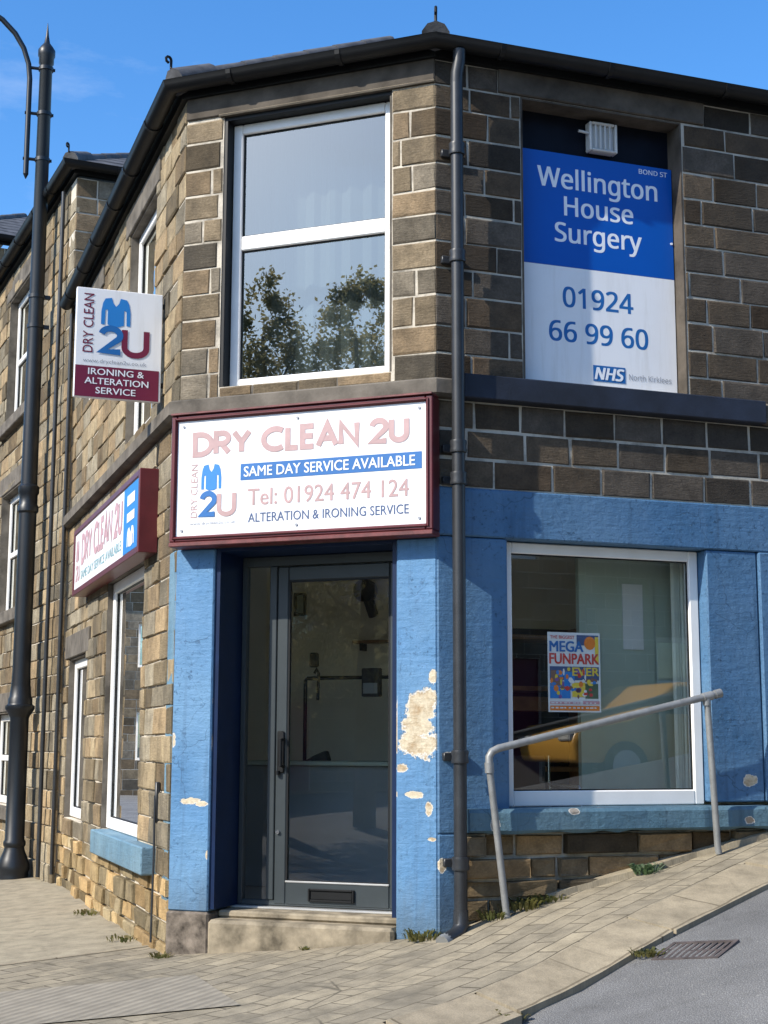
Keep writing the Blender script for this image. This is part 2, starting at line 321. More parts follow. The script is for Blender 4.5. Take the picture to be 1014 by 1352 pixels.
# ------------------------------------------------------------------ mesh building helpers
class MB:
    def __init__(s):
        s.bm = bmesh.new(); s.col = s.bm.loops.layers.float_color.new('Col'); s.mi = 0; s.c = (1, 1, 1, 1); s.smooth = False
    def face(s, pts, c=None):
        f = s.bm.faces.new([s.bm.verts.new(p) for p in pts]); f.material_index = s.mi; f.smooth = s.smooth
        cc = c or s.c
        for l in f.loops: l[s.col] = cc
        return f
    def hull8(s, P, bev=0):
        """P: 8 points, bottom ring then top ring"""
        vs = [s.bm.verts.new(p) for p in P]
        fs = [s.bm.faces.new([vs[i] for i in q]) for q in ((0, 3, 2, 1), (4, 5, 6, 7), (0, 1, 5, 4), (1, 2, 6, 5), (2, 3, 7, 6), (3, 0, 4, 7))]
        bmesh.ops.recalc_face_normals(s.bm, faces=fs)
        if bev:
            es = list({e for f in fs for e in f.edges})
            r = bmesh.ops.bevel(s.bm, geom=es, offset=bev, segments=1, affect='EDGES', profile=.5)
            fs = list(set(r['faces']) | {f for f in fs if f.is_valid})
        for f in fs:
            f.material_index = s.mi
            for l in f.loops: l[s.col] = s.c
        return s
    def box(s, F, u0, u1, o0, o1, z0, z1, bev=0):
        return s.hull8([F.p(u0, o0, z0), F.p(u1, o0, z0), F.p(u1, o1, z0), F.p(u0, o1, z0),
                        F.p(u0, o0, z1), F.p(u1, o0, z1), F.p(u1, o1, z1), F.p(u0, o1, z1)], bev)
    def bar(s, F, rect, w, o0, o1, bev=0):
        """rectangular ring: rect=(u0,u1,z0,z1), w = bar width or (left,right,bottom,top)"""
        u0, u1, z0, z1 = rect; l, r, b, t = w if isinstance(w, tuple) else (w,) * 4
        s.box(F, u0, u0 + l, o0, o1, z0, z1, bev); s.box(F, u1 - r, u1, o0, o1, z0, z1, bev)
        s.box(F, u0 + l, u1 - r, o0, o1 , z0, z0 + b, bev); s.box(F, u0 + l, u1 - r, o0, o1, z1 - t, z1, bev)
        return s
    def tube(s, path, r, n=12, cap=True):
        path = [Vector(p) for p in path]; rs = r if isinstance(r, (list, tuple)) else [r] * len(path)
        rings = []; ref = None
        for i, p in enumerate(path):
            t = (path[min(i + 1, len(path) - 1)] - path[max(i - 1, 0)]).normalized()
            if ref is None:
                ref = t.orthogonal().normalized()
            ref = (ref - t * ref.dot(t)).normalized(); b = t.cross(ref)
            rings.append([s.bm.verts.new(p + (ref * math.cos(2 * math.pi * k / n) + b * math.sin(2 * math.pi * k / n)) * rs[i]) for k in range(n)])
        fs = []
        for A, B in zip(rings, rings[1:]):
            for k in range(n):
                fs.append(s.bm.faces.new((A[k], A[(k + 1) % n], B[(k + 1) % n], B[k])))
        for f in fs: f.smooth = True
        if cap:
            fs.append(s.bm.faces.new(rings[0][::-1])); fs.append(s.bm.faces.new(rings[-1]))
        for f in fs:
            f.material_index = s.mi
            for l in f.loops: l[s.col] = s.c
        return s
    def lathe(s, c, prof, n=24):
        return s.tube([Vector(c) + Vector((0, 0, z)) for r, z in prof], [max(r, .0005) for r, z in prof], n) if False else s._lathe(Vector(c), prof, n)
    def _lathe(s, c, prof, n):
        rings = [[s.bm.verts.new(c + Vector((r * math.cos(2 * math.pi * k / n), r * math.sin(2 * math.pi * k / n), z))) for k in range(n)] for r, z in [(max(r, .0008), z) for r, z in prof]]
        fs = []
        for A, B in zip(rings, rings[1:]):
            for k in range(n): fs.append(s.bm.faces.new((A[k], A[(k + 1) % n], B[(k + 1) % n], B[k])))
        for f in fs: f.smooth = True
        fs += [s.bm.faces.new(rings[0][::-1]), s.bm.faces.new(rings[-1])]
        for f in fs:
            f.material_index = s.mi
            for l in f.loops: l[s.col] = s.c
        return s
    def prism(s, pts, vec):
        """closed prism from a planar polygon pts extruded by vec"""
        vec = Vector(vec); A = [s.bm.verts.new(p) for p in pts]; B = [s.bm.verts.new(Vector(p) + vec) for p in pts]
        fs = [s.bm.faces.new(A), s.bm.faces.new(B[::-1])]
        n = len(A)
        for k in range(n): fs.append(s.bm.faces.new((A[k], B[k], B[(k + 1) % n], A[(k + 1) % n])))
        bmesh.ops.recalc_face_normals(s.bm, faces=fs)
        for f in fs:
            f.material_index = s.mi
            for l in f.loops: l[s.col] = s.c
        return s

LOC = {}
def build(name, mb, mats, parent=None, uvfun=None, loc=None):
    bm = mb.bm
    base = LOC[parent] if parent is not None else (Vector(loc) if loc is not None else Vector((0, 0, 0)))
    uv = bm.loops.layers.uv.new('UVMap')
    bm.normal_update()
    for f in bm.faces:
        n = f.normal
        for l in f.loops:
            p = l.vert.co
            if uvfun: l[uv].uv = uvfun(p)
            elif abs(n.z) > .75: l[uv].uv = (p.x, p.y)
            else:
                tl = math.hypot(n.x, n.y) or 1
                l[uv].uv = ((-n.y * p.x + n.x * p.y) / tl, p.z)
    if base.length: bmesh.ops.translate(bm, verts=bm.verts, vec=-base)
    me = bpy.data.meshes.new(name); bm.to_mesh(me); bm.free()
    for m_ in (mats if isinstance(mats, (list, tuple)) else [mats]): me.materials.append(M[m_] if isinstance(m_, str) else m_)
    if any(p.use_smooth for p in me.polygons): me.set_sharp_from_angle(angle=R_(38))
    o = bpy.data.objects.new(name, me); COL.objects.link(o)
    if parent is not None: o.parent = parent
    else: o.location = base
    LOC[o] = base
    return o
def tag(o, label=None, cat=None, group=None, kind=None):
    if label: o['label'] = label
    if cat: o['category'] = cat
    if group: o['group'] = group
    if kind: o['kind'] = kind
    return o
def empty(name, loc, label, cat, group=None):
    o = bpy.data.objects.new(name, None); COL.objects.link(o); o.location = loc; o.empty_display_size = .2
    LOC[o] = Vector(loc)
    return tag(o, label, cat, group)

# ------------------------------------------------------------------ stone walls
def subtract(r, h):
    u0, u1, z0, z1 = r; a0, a1, b0, b1 = h
    if a0 >= u1 or a1 <= u0 or b0 >= z1 or b1 <= z0: return [r]
    out = []
    if a0 > u0: out.append((u0, a0, z0, z1))
    if a1 < u1: out.append((a1, u1, z0, z1))
    m0, m1 = max(u0, a0), min(u1, a1)
    if b0 > z0: out.append((m0, m1, z0, b0))
    if b1 < z1: out.append((m0, m1, b1, z1))
    return out
def courses(z0, z1, avg, seed):
    r = random.Random(seed); n = max(1, round((z1 - z0) / avg)); w = [r.uniform(.86, 1.14) for _ in range(n)]
    t = sum(w); z = [z0]
    for x in w: z.append(z[-1] + x / t * (z1 - z0))
    return z
def shade(base, r, lo=.62, hi=1.22):
    k = r.uniform(lo, hi); t = r.random()
    if r.random() < .2: k *= .55
    warm = (1.06, 1.0, .90) if t < .4 else ((.97, 1.0, 1.04) if t < .75 else (1.1, .97, .82))
    return tuple(min(1, base[i] * k * warm[i]) for i in range(3)) + (1,)
def stone_wall(mb, F, u0, u1, zl, holes, base, lens=(.24, .46), seed=1, mort=.011, jit=.004, back=.25, depth=None, lo=.62, hi=1.22, trim=0):
    """mortar core (slot 1) and individually cut blocks (slot 0)"""
    r = random.Random(seed)
    rects = [(u0, u1, zl[0], zl[-1])]
    for h in holes: rects = [q for x in rects for q in subtract(x, h)]
    mb.mi = 1
    for (a, b, c, d) in rects: mb.box(F, a + (trim if a == u0 else 0), b, -back, -.0045 - .45 * max(0, jit - .006), c, d)
    mb.mi = 0
    for z0, z1 in zip(zl, zl[1:]):
        u = u0 + 0.0; first = True
        while u < u1 - .02:
            ln = r.uniform(*lens)
            if first: ln *= r.uniform(.45, 1); first = False
            e_ = min(u + ln, u1)
            if u1 - e_ < .1: e_ = u1
            bl = [(u, e_, z0, z1)]
            for h in holes: bl = [q for x in bl for q in subtract(x, h)]
            col = shade(base, r, lo, hi)
            for (a, b, c, d) in bl:
                m2 = mort / 2
                a_ = a + (m2 if a > u0 + .001 else 0); b_ = b - (m2 if b < u1 - .001 else 0)
                c_, d_ = c + m2, d - m2
                if b_ - a_ < .015 or d_ - c_ < .012: continue
                o = r.uniform(-.1, 1) * jit; ch = min(.007, (d_ - c_) * .3, (b_ - a_) * .3)
                def P(x, y, oo): return F.p(x, oo, y)
                j = lambda: r.uniform(-.3, .3) * jit
                j2 = lambda: r.uniform(-.005, .005)
                q_in = [(a_ + ch + j2(), c_ + ch + j2()), (b_ - ch + j2(), c_ + ch + j2()), (b_ - ch + j2(), d_ - ch + j2()), (a_ + ch + j2(), d_ - ch + j2())]
                j3 = lambda: r.uniform(-.0035, .0035)
                q_out = [(a_ + (j3() if a > u0 + .001 else 0), c_ + j3()), (b_ + (j3() if b < u1 - .001 else 0), c_ + j3()), (b_ + (j3() if b < u1 - .001 else 0), d_ + j3()), (a_ + (j3() if a > u0 + .001 else 0), d_ + j3())]
                I = [mb.bm.verts.new(P(x, y, o + j())) for x, y in q_in]; O = [mb.bm.verts.new(P(x, y, o - .006)) for x, y in q_out]
                K = [mb.bm.verts.new(P(x, y, -.03)) for x, y in q_out]
                qs = [I] + [[O[k], O[(k + 1) % 4], I[(k + 1) % 4], I[k]] for k in range(4)] + [[K[k], K[(k + 1) % 4], O[(k + 1) % 4], O[k]] for k in range(4)]
                for q in qs:
                    f = mb.bm.faces.new(q[::-1] if F.flip else q); f.material_index = 0
                    for l in f.loops: l[mb.col] = col
            u = e_
    return mb

# ------------------------------------------------------------------ eaves: mitred sweeps along a chain of plan points (outside on the right)
def miter(ch, off):
    out = []; ns = []
    for p, q in zip(ch, ch[1:]):
        d = (q - p).normalized(); ns.append(Vector((d.y, -d.x, 0)))
    for i, p in enumerate(ch):
        if i == 0: out.append(p + ns[0] * off)
        elif i == len(ch) - 1: out.append(p + ns[-1] * off)
        else:
            n = ns[i - 1] + ns[i]; out.append(p + n * (off / (1 + ns[i - 1].dot(ns[i]))))
    return out
def sweep(mb, ch, prof, closed=True, smooth=False):
    """prof: list of (off, z)"""
    rows = [[q + Vector((0, 0, z)) for q in miter(ch, o)] for o, z in prof]
    n = len(rows); fs = []
    V = [[mb.bm.verts.new(p) for p in row] for row in rows]
    for i in range(n if closed else n - 1):
        A, B = V[i], V[(i + 1) % n]
        for k in range(len(A) - 1):
            fs.append(mb.bm.faces.new((A[k], A[k + 1], B[k + 1], B[k])))
    if closed:
        fs.append(mb.bm.faces.new([V[i][0] for i in range(n)])); fs.append(mb.bm.faces.new([V[i][-1] for i in range(n)][::-1]))
    if closed: bmesh.ops.recalc_face_normals(mb.bm, faces=fs)
    for f in fs:
        f.smooth = smooth; f.material_index = mb.mi
        for l in f.loops: l[mb.col] = mb.c
    return mb
def gutter_prof(oc, zt, r, th=.006, n=9):
    a = [(oc - r * math.cos(math.pi * k / n), zt - r * math.sin(math.pi * k / n)) for k in range(n + 1)]
    b = [(oc - (r - th) * math.cos(math.pi * k / n), zt - (r - th) * math.sin(math.pi * k / n)) for k in range(n + 1)]
    return a + [(oc + r + .004, zt + .006), (oc + r - th, zt + .006)] + b[::-1]
def eaves(root, ch, zt, pitch, rows, cutend=None, brackets=True, moss=False):
    """gutter, fascia, roof of stepped slate rows and hip caps on one building"""
    g = MB(); sweep(g, ch, gutter_prof(.108, zt, .058), smooth=True)
    if brackets:
        for p, q in zip(ch, ch[1:]):
            d = (q - p).normalized(); n = Vector((d.y, -d.x, 0)); ln = (q - p).length
            F = Face(p, d, n); k = .35
            while k < ln - .1:
                pts = [F.p(k, .108 - .066 * math.cos(math.pi * i / 8), zt - .066 * math.sin(math.pi * i / 8)) for i in range(9)]
                pts = [F.p(k, .0, zt)] + pts + [F.p(k, .20, zt + .012)]
                pts2 = [F.p(k, .108 - .054 * math.cos(math.pi * i / 8), zt - .054 * math.sin(math.pi * i / 8)) for i in range(9)][::-1]
                for (A, B), (C, D) in zip(zip(pts[1:10], pts[2:10]), zip(pts2[::-1], pts2[::-1][1:])):
                    g.hull8([A, B, D, C, A + d * .03, B + d * .03, D + d * .03, C + d * .03])
                k += rnd.uniform(.7, .95)
    build('gutter', g, 'black', root)
    f = MB(); sweep(f, ch, [(-.02, zt - .075), (.035, zt - .075), (.035, zt + .02), (-.02, zt + .02)]); build('fascia', f, 'black', root)
    rf = MB(); tp = math.tan(pitch); st = .17
    z0 = zt + .02; o0 = .10
    for k in range(rows):
        oa = o0 - k * st; ob = oa - st - .03
        za = z0 + k * st * tp; zb = z0 + (k + 1) * st * tp + .01
        rf.mi = 1 if (moss and k in (0, 1)) else 0
        sweep(rf, ch, [(oa, za), (oa, za + .016), (ob, zb + .016), (ob, zb)])
    A = miter(ch, o0 - rows * st); zz_ = z0 + rows * st * tp
    ro = build('roof', rf, ['slate', 'mossy'], root)
    for i in range(1, len(ch) - 1):
        h = MB()
        p = miter(ch, o0 - .01)[i] + Vector((0, 0, z0 + .0)); q = A[i] + Vector((0, 0, zz_ + .0))
        n = 7
        for k in range(n):
            a_ = p.lerp(q, k / n); b_ = p.lerp(q, (k + 1.05) / n)
            h.tube([a_, b_], [.085, .075] if k == 0 else [.055, .05], 10)
        build('hip_tile', h, 'slate', ro)
    for i in range(1, len(ch) - 1):
        hk = MB()
        p = miter(ch, o0)[i]; out = (p - A[i]); out.z = 0; out.normalize()
        b_ = p + Vector((0, 0, z0 + .03))
        pts = [b_ - out * .05, b_ + out * .02 + zz * .05, b_ + out * .02 + zz * .10]
        pts += [b_ + out * (.02 + .02 * (1 - math.cos(t))) + zz * (.10 + .02 * math.sin(t)) for t in (.6, 1.3, 2.0, 2.8, 3.8, 4.8)]
        hk.tube(pts, .009, 8)
        build('hip_iron', hk, 'black', ro)
    return ro

# ------------------------------------------------------------------ windows
def window(root, F, rect, off, fw_, glass='glass', bars=(), depth=.06, frame='upvc', name='window', bottom=None):
    u0, u1, z0, z1 = rect
    f = MB(); b = bottom or fw_
    f.bar(F, rect, (fw_, fw_, b, fw_), off - depth, off, .006)
    for (z, w) in bars: f.box(F, u0 + fw_ , u1 - fw_, off - depth, off - .004, z - w / 2, z + w / 2, .006)
    o = build(name, f, frame, root)
    g = MB(); zs_ = [z0 + b] + [x for z, w in bars for x in (z - w / 2, z + w / 2)] + [z1 - fw_]
    for a_, b_ in zip(zs_[0::2], zs_[1::2]):
        g.box(F, u0 + fw_, u1 - fw_, off - .036, off - .03, a_, b_)
    build('pane', g, glass, o)
    # dark glazing seal, a few millimetres proud of the glass
    s = MB()
    for a_, b_ in zip(zs_[0::2], zs_[1::2]): s.bar(F, (u0 + fw_, u1 - fw_, a_, b_), .007, off - .029, off - .02)
    build('seal', s, 'black', o)
    return o

# ================================================================== GROUND
RD, RN = FR.d, FR.n
def lerp_tab(x, X, Y):
    if x <= X[0]: return Y[0]
    for a_, b_, c, d in zip(X, X[1:], Y, Y[1:]):
        if x <= b_: return c + (d - c) * (x - a_) / (b_ - a_)
    return Y[-1]
def ss(x, a_, b_):
    t = min(1, max(0, (x - a_) / (b_ - a_))); return t * t * (3 - 2 * t)
def GZ(s, t):
    z = lerp_tab(s, [-12, -3, -1.25, -.5, 0, .5, 2.5, 10, 16], [-.62, -.36, -.262, -.17, -.08, .06, .5, 2.15, 2.6])
    return z * (1 - .85 * ss(t, 3, 12)) - .05 * ss(t, 3, 14)
def gp(s, t, dz=0): 
    p = RD * s + RN * t; return Vector((p.x, p.y, GZ(s, t) + dz))
def uv_st(p): return (p.x * RD.x + p.y * RD.y, p.x * RN.x + p.y * RN.y)
def strip(mb, ss_, tfun0, tfun1, n, dz):
    rows = []
    for s in ss_:
        a_, b_ = tfun0(s), tfun1(s)
        rows.append([mb.bm.verts.new(gp(s, a_ + (b_ - a_) * k / n, dz)) for k in range(n + 1)])
    for A, B in zip(rows, rows[1:]):
        for k in range(n):
            f = mb.bm.faces.new((A[k], B[k], B[k + 1], A[k + 1])); f.smooth = True
    bmesh.ops.recalc_face_normals(mb.bm, faces=mb.bm.faces)
    if rows and sum(f.normal.z for f in mb.bm.faces) < 0: bmesh.ops.reverse_faces(mb.bm, faces=mb.bm.faces)
    return mb
def frange(a_, b_, st):
    n = max(1, round((b_ - a_) / st)); return [a_ + (b_ - a_) * k / n for k in range(n + 1)]
def k_out(s):      # outer kerb line
    return lerp_tab(s, [-3.35, -3.2, -2.8, -2.2, -1.5, -.376, 1.358, 2.3, 3.2, 14], [-1.5, .3, 1.35, 1.95, 2.2, 1.826, 1.049, .72, .62, .62])
KW = .46
def k_in(s): return k_out(s) - (KW if s > -1.0 else KW * .8)
def wall_t(s):     # where the building stands
    if s > 0: return -.06
    if s > -1.24: return -1.06 * (s / -1.24) - .06
    return -1.12
jl = lambda s: -1.47 - (s + 1.22) * .187      # joint between paving and footway
m_ = MB(); strip(m_, frange(-1.235, 14, .12), wall_t, k_in, 8, 0); build('pavement', m_, 'paving', uvfun=uv_st)['kind'] = 'structure'
m_ = MB(); strip(m_, frange(-3.2, -1.235, .12), jl, lambda s: max(k_in(s), jl(s) + .05), 10, 0)
build('pavement', m_, 'paving', uvfun=uv_st)['kind'] = 'structure'
# sheer edge of the paving over the smoother footway
m_ = MB()
for a_, b_ in zip(frange(-3.3, -1.235, .15), frange(-3.3, -1.235, .15)[1:]):
    m_.hull8([gp(a_, jl(a_) - .012, -.08), gp(b_, jl(b_) - .012, -.08), gp(b_, jl(b_) + .02, -.08), gp(a_, jl(a_) + .02, -.08),
              gp(a_, jl(a_) - .012, .006), gp(b_, jl(b_) - .012, .006), gp(b_, jl(b_) + .02, .004), gp(a_, jl(a_) + .02, .004)])
build('pavement_edge', m_, 'kerb', uvfun=uv_st)['kind'] = 'structure'
m_ = MB(); strip(m_, frange(-3.25, -1.1, .2), lambda s: -16, lambda s: jl(s) - .05, 40, -.022); build('footway', m_, 'footway', uvfun=uv_st)['kind'] = 'structure'
# tactile slab by the dropped kerb
m_ = MB(); strip(m_, frange(-2.75, -1.25, .1), lambda s: -.32 + (s + 1.75) * .12, lambda s: min(k_in(s) - .04, -.32 + (s + 1.75) * .12 + .95), 6, .006)
build('tactile_paving', m_, 'tactile', uvfun=uv_st)['kind'] = 'structure'
# kerb stones
m_ = MB(); s = -3.15
r = random.Random(3)
while s < 13:
    ln = r.uniform(.75, 1.05) if s > -.45 else r.uniform(.42, .55)
    if s < -.376 < s + ln: ln = -.376 - s + .0001
    if ln < .1: ln = .3
    e_ = s + ln; g = .011; h = r.uniform(-.004, .004)
    lowered = s < -.38
    n = 4
    for k in range(n):
        a_ = s + g + (e_ - s - 2 * g) * k / n; b_ = s + g + (e_ - s - 2 * g) * (k + 1) / n
        ext = .05 if lowered else 0
        m_.c = (1, 1, 1, 1)
        m_.hull8([gp(a_, k_in(a_) + .004, -.2), gp(b_, k_in(b_) + .004, -.2), gp(b_, k_out(b_) + ext, -.2), gp(a_, k_out(a_) + ext, -.2),
                  gp(a_, k_in(a_) + .004, .006 + h), gp(b_, k_in(b_) + .004, .006 + h), gp(b_, k_out(b_) + ext, -.004 + h), gp(a_, k_out(a_) + ext, -.004 + h)])
    s = e_
build('kerb', m_, 'kerb', uvfun=lambda p: (uv_st(p)[0] - .1, 0.5 * (uv_st(p)[1] - k_out(uv_st(p)[0]))))['kind'] = 'structure'
# concrete fillet along the foot of the wall
m_ = MB()
for a_, b_ in zip(frange(.62, 2.9, .19), frange(.62, 2.9, .19)[1:]):
    q = lambda s: [gp(s, -.05, -.05), gp(s, .075 - .02 * math.sin(s * 9), -.05), gp(s, .06 - .02 * math.sin(s * 9), .032), gp(s, -.05, .045)]
    A, B = q(a_), q(b_)
    m_.hull8([A[0], A[1], B[1], B[0], A[3], A[2], B[2], B[3]])
build('kerb_fillet', m_, 'kerb', uvfun=uv_st)['kind'] = 'structure'
# road
m_ = MB()
S = [-40, -30, -22, -16, -12, -9, -7, -5.5, -4.5] + frange(-4, 4, .25) + [4.5, 5.5, 7, 9, 12, 16, 22, 30]
T = [-40, -30, -22, -16, -12, -9, -7, -5, -3.5, -2.5] + frange(-1.5, 4, .25) + [4.5, 5, 6, 7, 8, 9, 10, 12, 14, 18, 24, 32]
def road_dz(s, t): 
    if s > -.5 and t < k_in(s) - .1: return -.35 - .0 * t
    return -.032 - .035 * ss(-s, .2, .6)
V = [[m_.bm.verts.new(gp(s, t, road_dz(s, t))) for t in T] for s in S]
for A, B in zip(V, V[1:]):
    for k in range(len(T) - 1):
        f = m_.bm.faces.new((A[k], B[k], B[k + 1], A[k + 1])); f.smooth = True
build('road', m_, 'asphalt', uvfun=uv_st)['kind'] = 'structure'
m_ = MB()
S = [-900, -300, -120, -60] + frange(-40, 32, 6) + [60, 120, 300, 900]
V = [[m_.bm.verts.new(gp(s, t, -.75 if max(abs(s), abs(t)) < 33 else -.35)) for t in S] for s in S]
for A, B in zip(V, V[1:]):
    for k in range(len(S) - 1): m_.bm.faces.new((A[k], B[k], B[k + 1], A[k + 1]))
build('ground', m_, 'ground', uvfun=uv_st)['kind'] = 'structure'

# ================================================================== THE CORNER SHOP
shop = empty('corner_shop', (0, 0, 0), 'two storey sandstone corner shop with blue painted ground floor and white windows', 'shop')
Z_UP = courses(2.96, 4.88, .157, 11)
Z_MID = [2.35, 2.517, 2.684, 2.85]
Z_LOW = courses(.16, 2.35, .160, 5)
Z_BASE = courses(-.45, .16, .125, 9)
STF, STR, STL = (.235, .192, .135), (.090, .073, .056), (.32, .265, .178)  # right stone darker: soot, plus that front's shade put into the colour
F_WIN = (-1.372, -.27, 3.03, 4.738)
R_SIGN = (.545, 1.638, 3.0, 4.735)
R_WIN = (.43, 1.715, .585, 2.072)
L_WIN = (1.02, 2.55, .31, 2.13); L_UP = (.92, 1.98, 3.08, 4.66); L_UP2 = (3.3, 4.3, 3.83, 4.66); L_NARROW = (3.5, 4.6, .3, 1.66)
# chamfered door front
w = MB()
stone_wall(w, FF, -W, 0, Z_UP, [F_WIN, (-W, 0, 4.745, 4.90)], STF, (.2, .38), 21)
build('wall', w, ['stone', 'mortar'], shop)
w = MB(); w.box(FF, -W, 0, -.25, -.01, 2.06, 2.85); build('wall', w, 'lintel', shop)
# right-hand street front
w = MB()
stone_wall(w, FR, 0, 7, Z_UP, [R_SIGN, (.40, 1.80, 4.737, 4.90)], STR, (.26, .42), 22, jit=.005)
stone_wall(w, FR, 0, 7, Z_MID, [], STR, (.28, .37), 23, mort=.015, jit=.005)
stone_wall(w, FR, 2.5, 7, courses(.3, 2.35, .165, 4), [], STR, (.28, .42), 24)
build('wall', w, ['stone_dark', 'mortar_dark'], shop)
w = MB(); stone_wall(w, FR, .14, 7, [-.5, -.25, -.02, .10, .20, .32, .445], [], (.21, .162, .10), (.10, .46), 25, mort=.020, jit=.045, lo=.4, hi=1.4)
build('wall', w, ['rubble', 'mortar_dark'], shop)
# left-hand street front
w = MB()
stone_wall(w, FL, 0, 4.86, Z_UP, [L_UP, L_UP2], STL, (.2, .46), 26, jit=.012)
stone_wall(w, FL, 0, 4.86, Z_MID, [], STL, (.24, .46), 27, jit=.008)
stone_wall(w, FL, 0, 4.86, Z_LOW, [L_WIN, L_NARROW], STL, (.18, .44), 28, jit=.015, lo=.55)
build('wall', w, ['stone', 'mortar'], shop)
w = MB(); stone_wall(w, FL, 0, 4.86, Z_BASE, [L_WIN], (.40, .31, .175), (.12, .42), 29, mort=.016, jit=.030, lo=.5, hi=1.25)
build('wall', w, ['rubble', 'mortar'], shop)
# sooty lintels and bands
w = MB(); w.box(FF, -W + .002, -.002, -.1, .012, 4.745, 4.895, .006); w.mi = 1
w.box(FF, -1.40, -.0, -.02, .02, 4.735, 4.75, .003)
build('lintel', w, ['lintel', 'stepstone'], shop)
w = MB(); w.box(FR, .40, 1.80, -.1, .012, 4.74, 4.895, .006); build('lintel', w, 'lintel', shop)
for (a_, b_, c, d) in ((.80, 2.1, 4.662, 4.84), (3.2, 4.4, 4.662, 4.84), (3.35, 4.75, 1.66, 1.86), (.85, 2.7, 2.13, 2.33)):
    w = MB(); w.box(FL, a_, b_, -.1, .019, c, d, .006); build('lintel', w, 'dress', shop)
chb = [FL.p(4.86, 0, 0), FL.p(0, 0, 0), Vector((0, 0, 0)), FR.p(.135, 0, 0)]
w = MB(); sweep(w, chb, [(-.05, 2.852), (.045, 2.852), (.072, 2.868), (.072, 2.945), (.05, 2.958), (-.05, 2.958)]); build('sill_band', w, 'dress', shop)
w = MB(); w.box(FR, .137, 2.13, -.04, .075, 2.853, 2.992, .006); build('sill_band', w, 'bandblue', shop)
w = MB(); w.box(FR, 2.134, 2.55, -.04, .06, 2.86, 2.985, .02); build('sill_band', w, 'dress', shop)
w = MB(); w.box(FF, -1.371, -.271, -.15, -.004, 2.955, 3.028, .004); build('window_sill', w, 'dress', shop)
w = MB(); w.box(FF, -1.371, -1.351, -.20, -.010, 3.03, 4.737); build('reveal', w, 'black', shop)
w = MB(); w.box(FF, -1.350, -.2725, -.20, -.012, 4.712, 4.735); build('reveal', w, 'black', shop)

def reveal(root, F, h, dep, mt, t=.012):
    u0, u1, z0, z1 = h
    for q in ((u0 + .001, u0 + t, z0 + .001, z1 - .001), (u1 - t, u1 - .001, z0 + .001, z1 - .001), (u0 + t + .001, u1 - t - .001, z1 - t, z1 - .001)):
        m = MB(); m.box(F, q[0], q[1], -dep, -.003, q[2], q[3]); build('reveal', m, mt, root)
reveal(shop, FR, R_SIGN, .149, 'lintel')
for h in (L_WIN, L_UP, L_UP2, L_NARROW): reveal(shop, FL, h, .1, 'dress')
m_ = MB(); m_.box(FF, -.2835, -.2715, -.089, -.003, 3.03, 4.70); build('reveal', m_, 'dress', shop)
# blue ground floor
def slab(F, u0, u1, z0, z1, o1=.0, o0=-.26, mat_='blueF', nm='pilaster', bev=.008):
    m = MB(); m.box(F, u0, u1, o0, o1, z0, z1, bev); return build(nm, m, mat_, shop)
slab(FF, -W, -1.375, -.015, 2.06)
slab(FF, -.238, 0.0, -.115, 2.06)
slab(FL, .003, .17, -.015, 2.06, .004, -.2, 'blueL')
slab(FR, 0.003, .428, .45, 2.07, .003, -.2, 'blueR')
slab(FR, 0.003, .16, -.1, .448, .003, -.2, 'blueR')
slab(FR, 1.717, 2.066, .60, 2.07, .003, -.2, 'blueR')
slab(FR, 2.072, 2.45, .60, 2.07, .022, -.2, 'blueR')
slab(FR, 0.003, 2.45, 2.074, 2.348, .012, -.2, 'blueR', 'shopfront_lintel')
# sill of the right window, chipped
m = MB()
us = frange(.155, 2.05, .09); rr = random.Random(8); A = None
for u_ in us:
    j = rr.uniform(-.01, .008); k_ = rr.uniform(-.008, .008)
    B = [m.bm.verts.new(FR.p(u_, o_, z_)) for o_, z_ in ((-.1, .452), (.072 + j, .450 + k_), (.088 + j, .466), (.088 + j, .560), (.074 + j, .580), (-.1, .582))]
    if A:
        for i in range(6): m.bm.faces.new((A[i], B[i], B[(i + 1) % 6], A[(i + 1) % 6]))
    else: m.bm.faces.new(B)
    A = B
m.bm.faces.new(A); bmesh.ops.recalc_face_normals(m.bm, faces=m.bm.faces)
build('window_sill', m, 'bluesill', shop)
m = MB(); m.box(FL, .42, 2.46, -.1, .085, .145, .312, .008); build('window_sill', m, 'blueL', shop)
# plinths and step
m = MB(); m.box(FF, -W - .005, -1.365, -.25, .012, -.42, -.016, .012); build('plinth', m, 'plinth', shop)
m = MB(); m.box(FF, -.24, .02, -.2, .012, -.35, -.117, .012); build('plinth', m, 'stepstone', shop)
m = MB(); m.box(FF, -1.362, -.242, -.42, .03, -.42, -.052, .018); m.box(FF, -1.362, -.242, -.42, -.10, -.05, -.012, .01)
build('step', m, 'stepstone', shop)
m = MB(); m.box(FF, -1.36, -.243, -.36, -.25, -.011, .0, .002); build('threshold', m, 'alum_lt', shop)

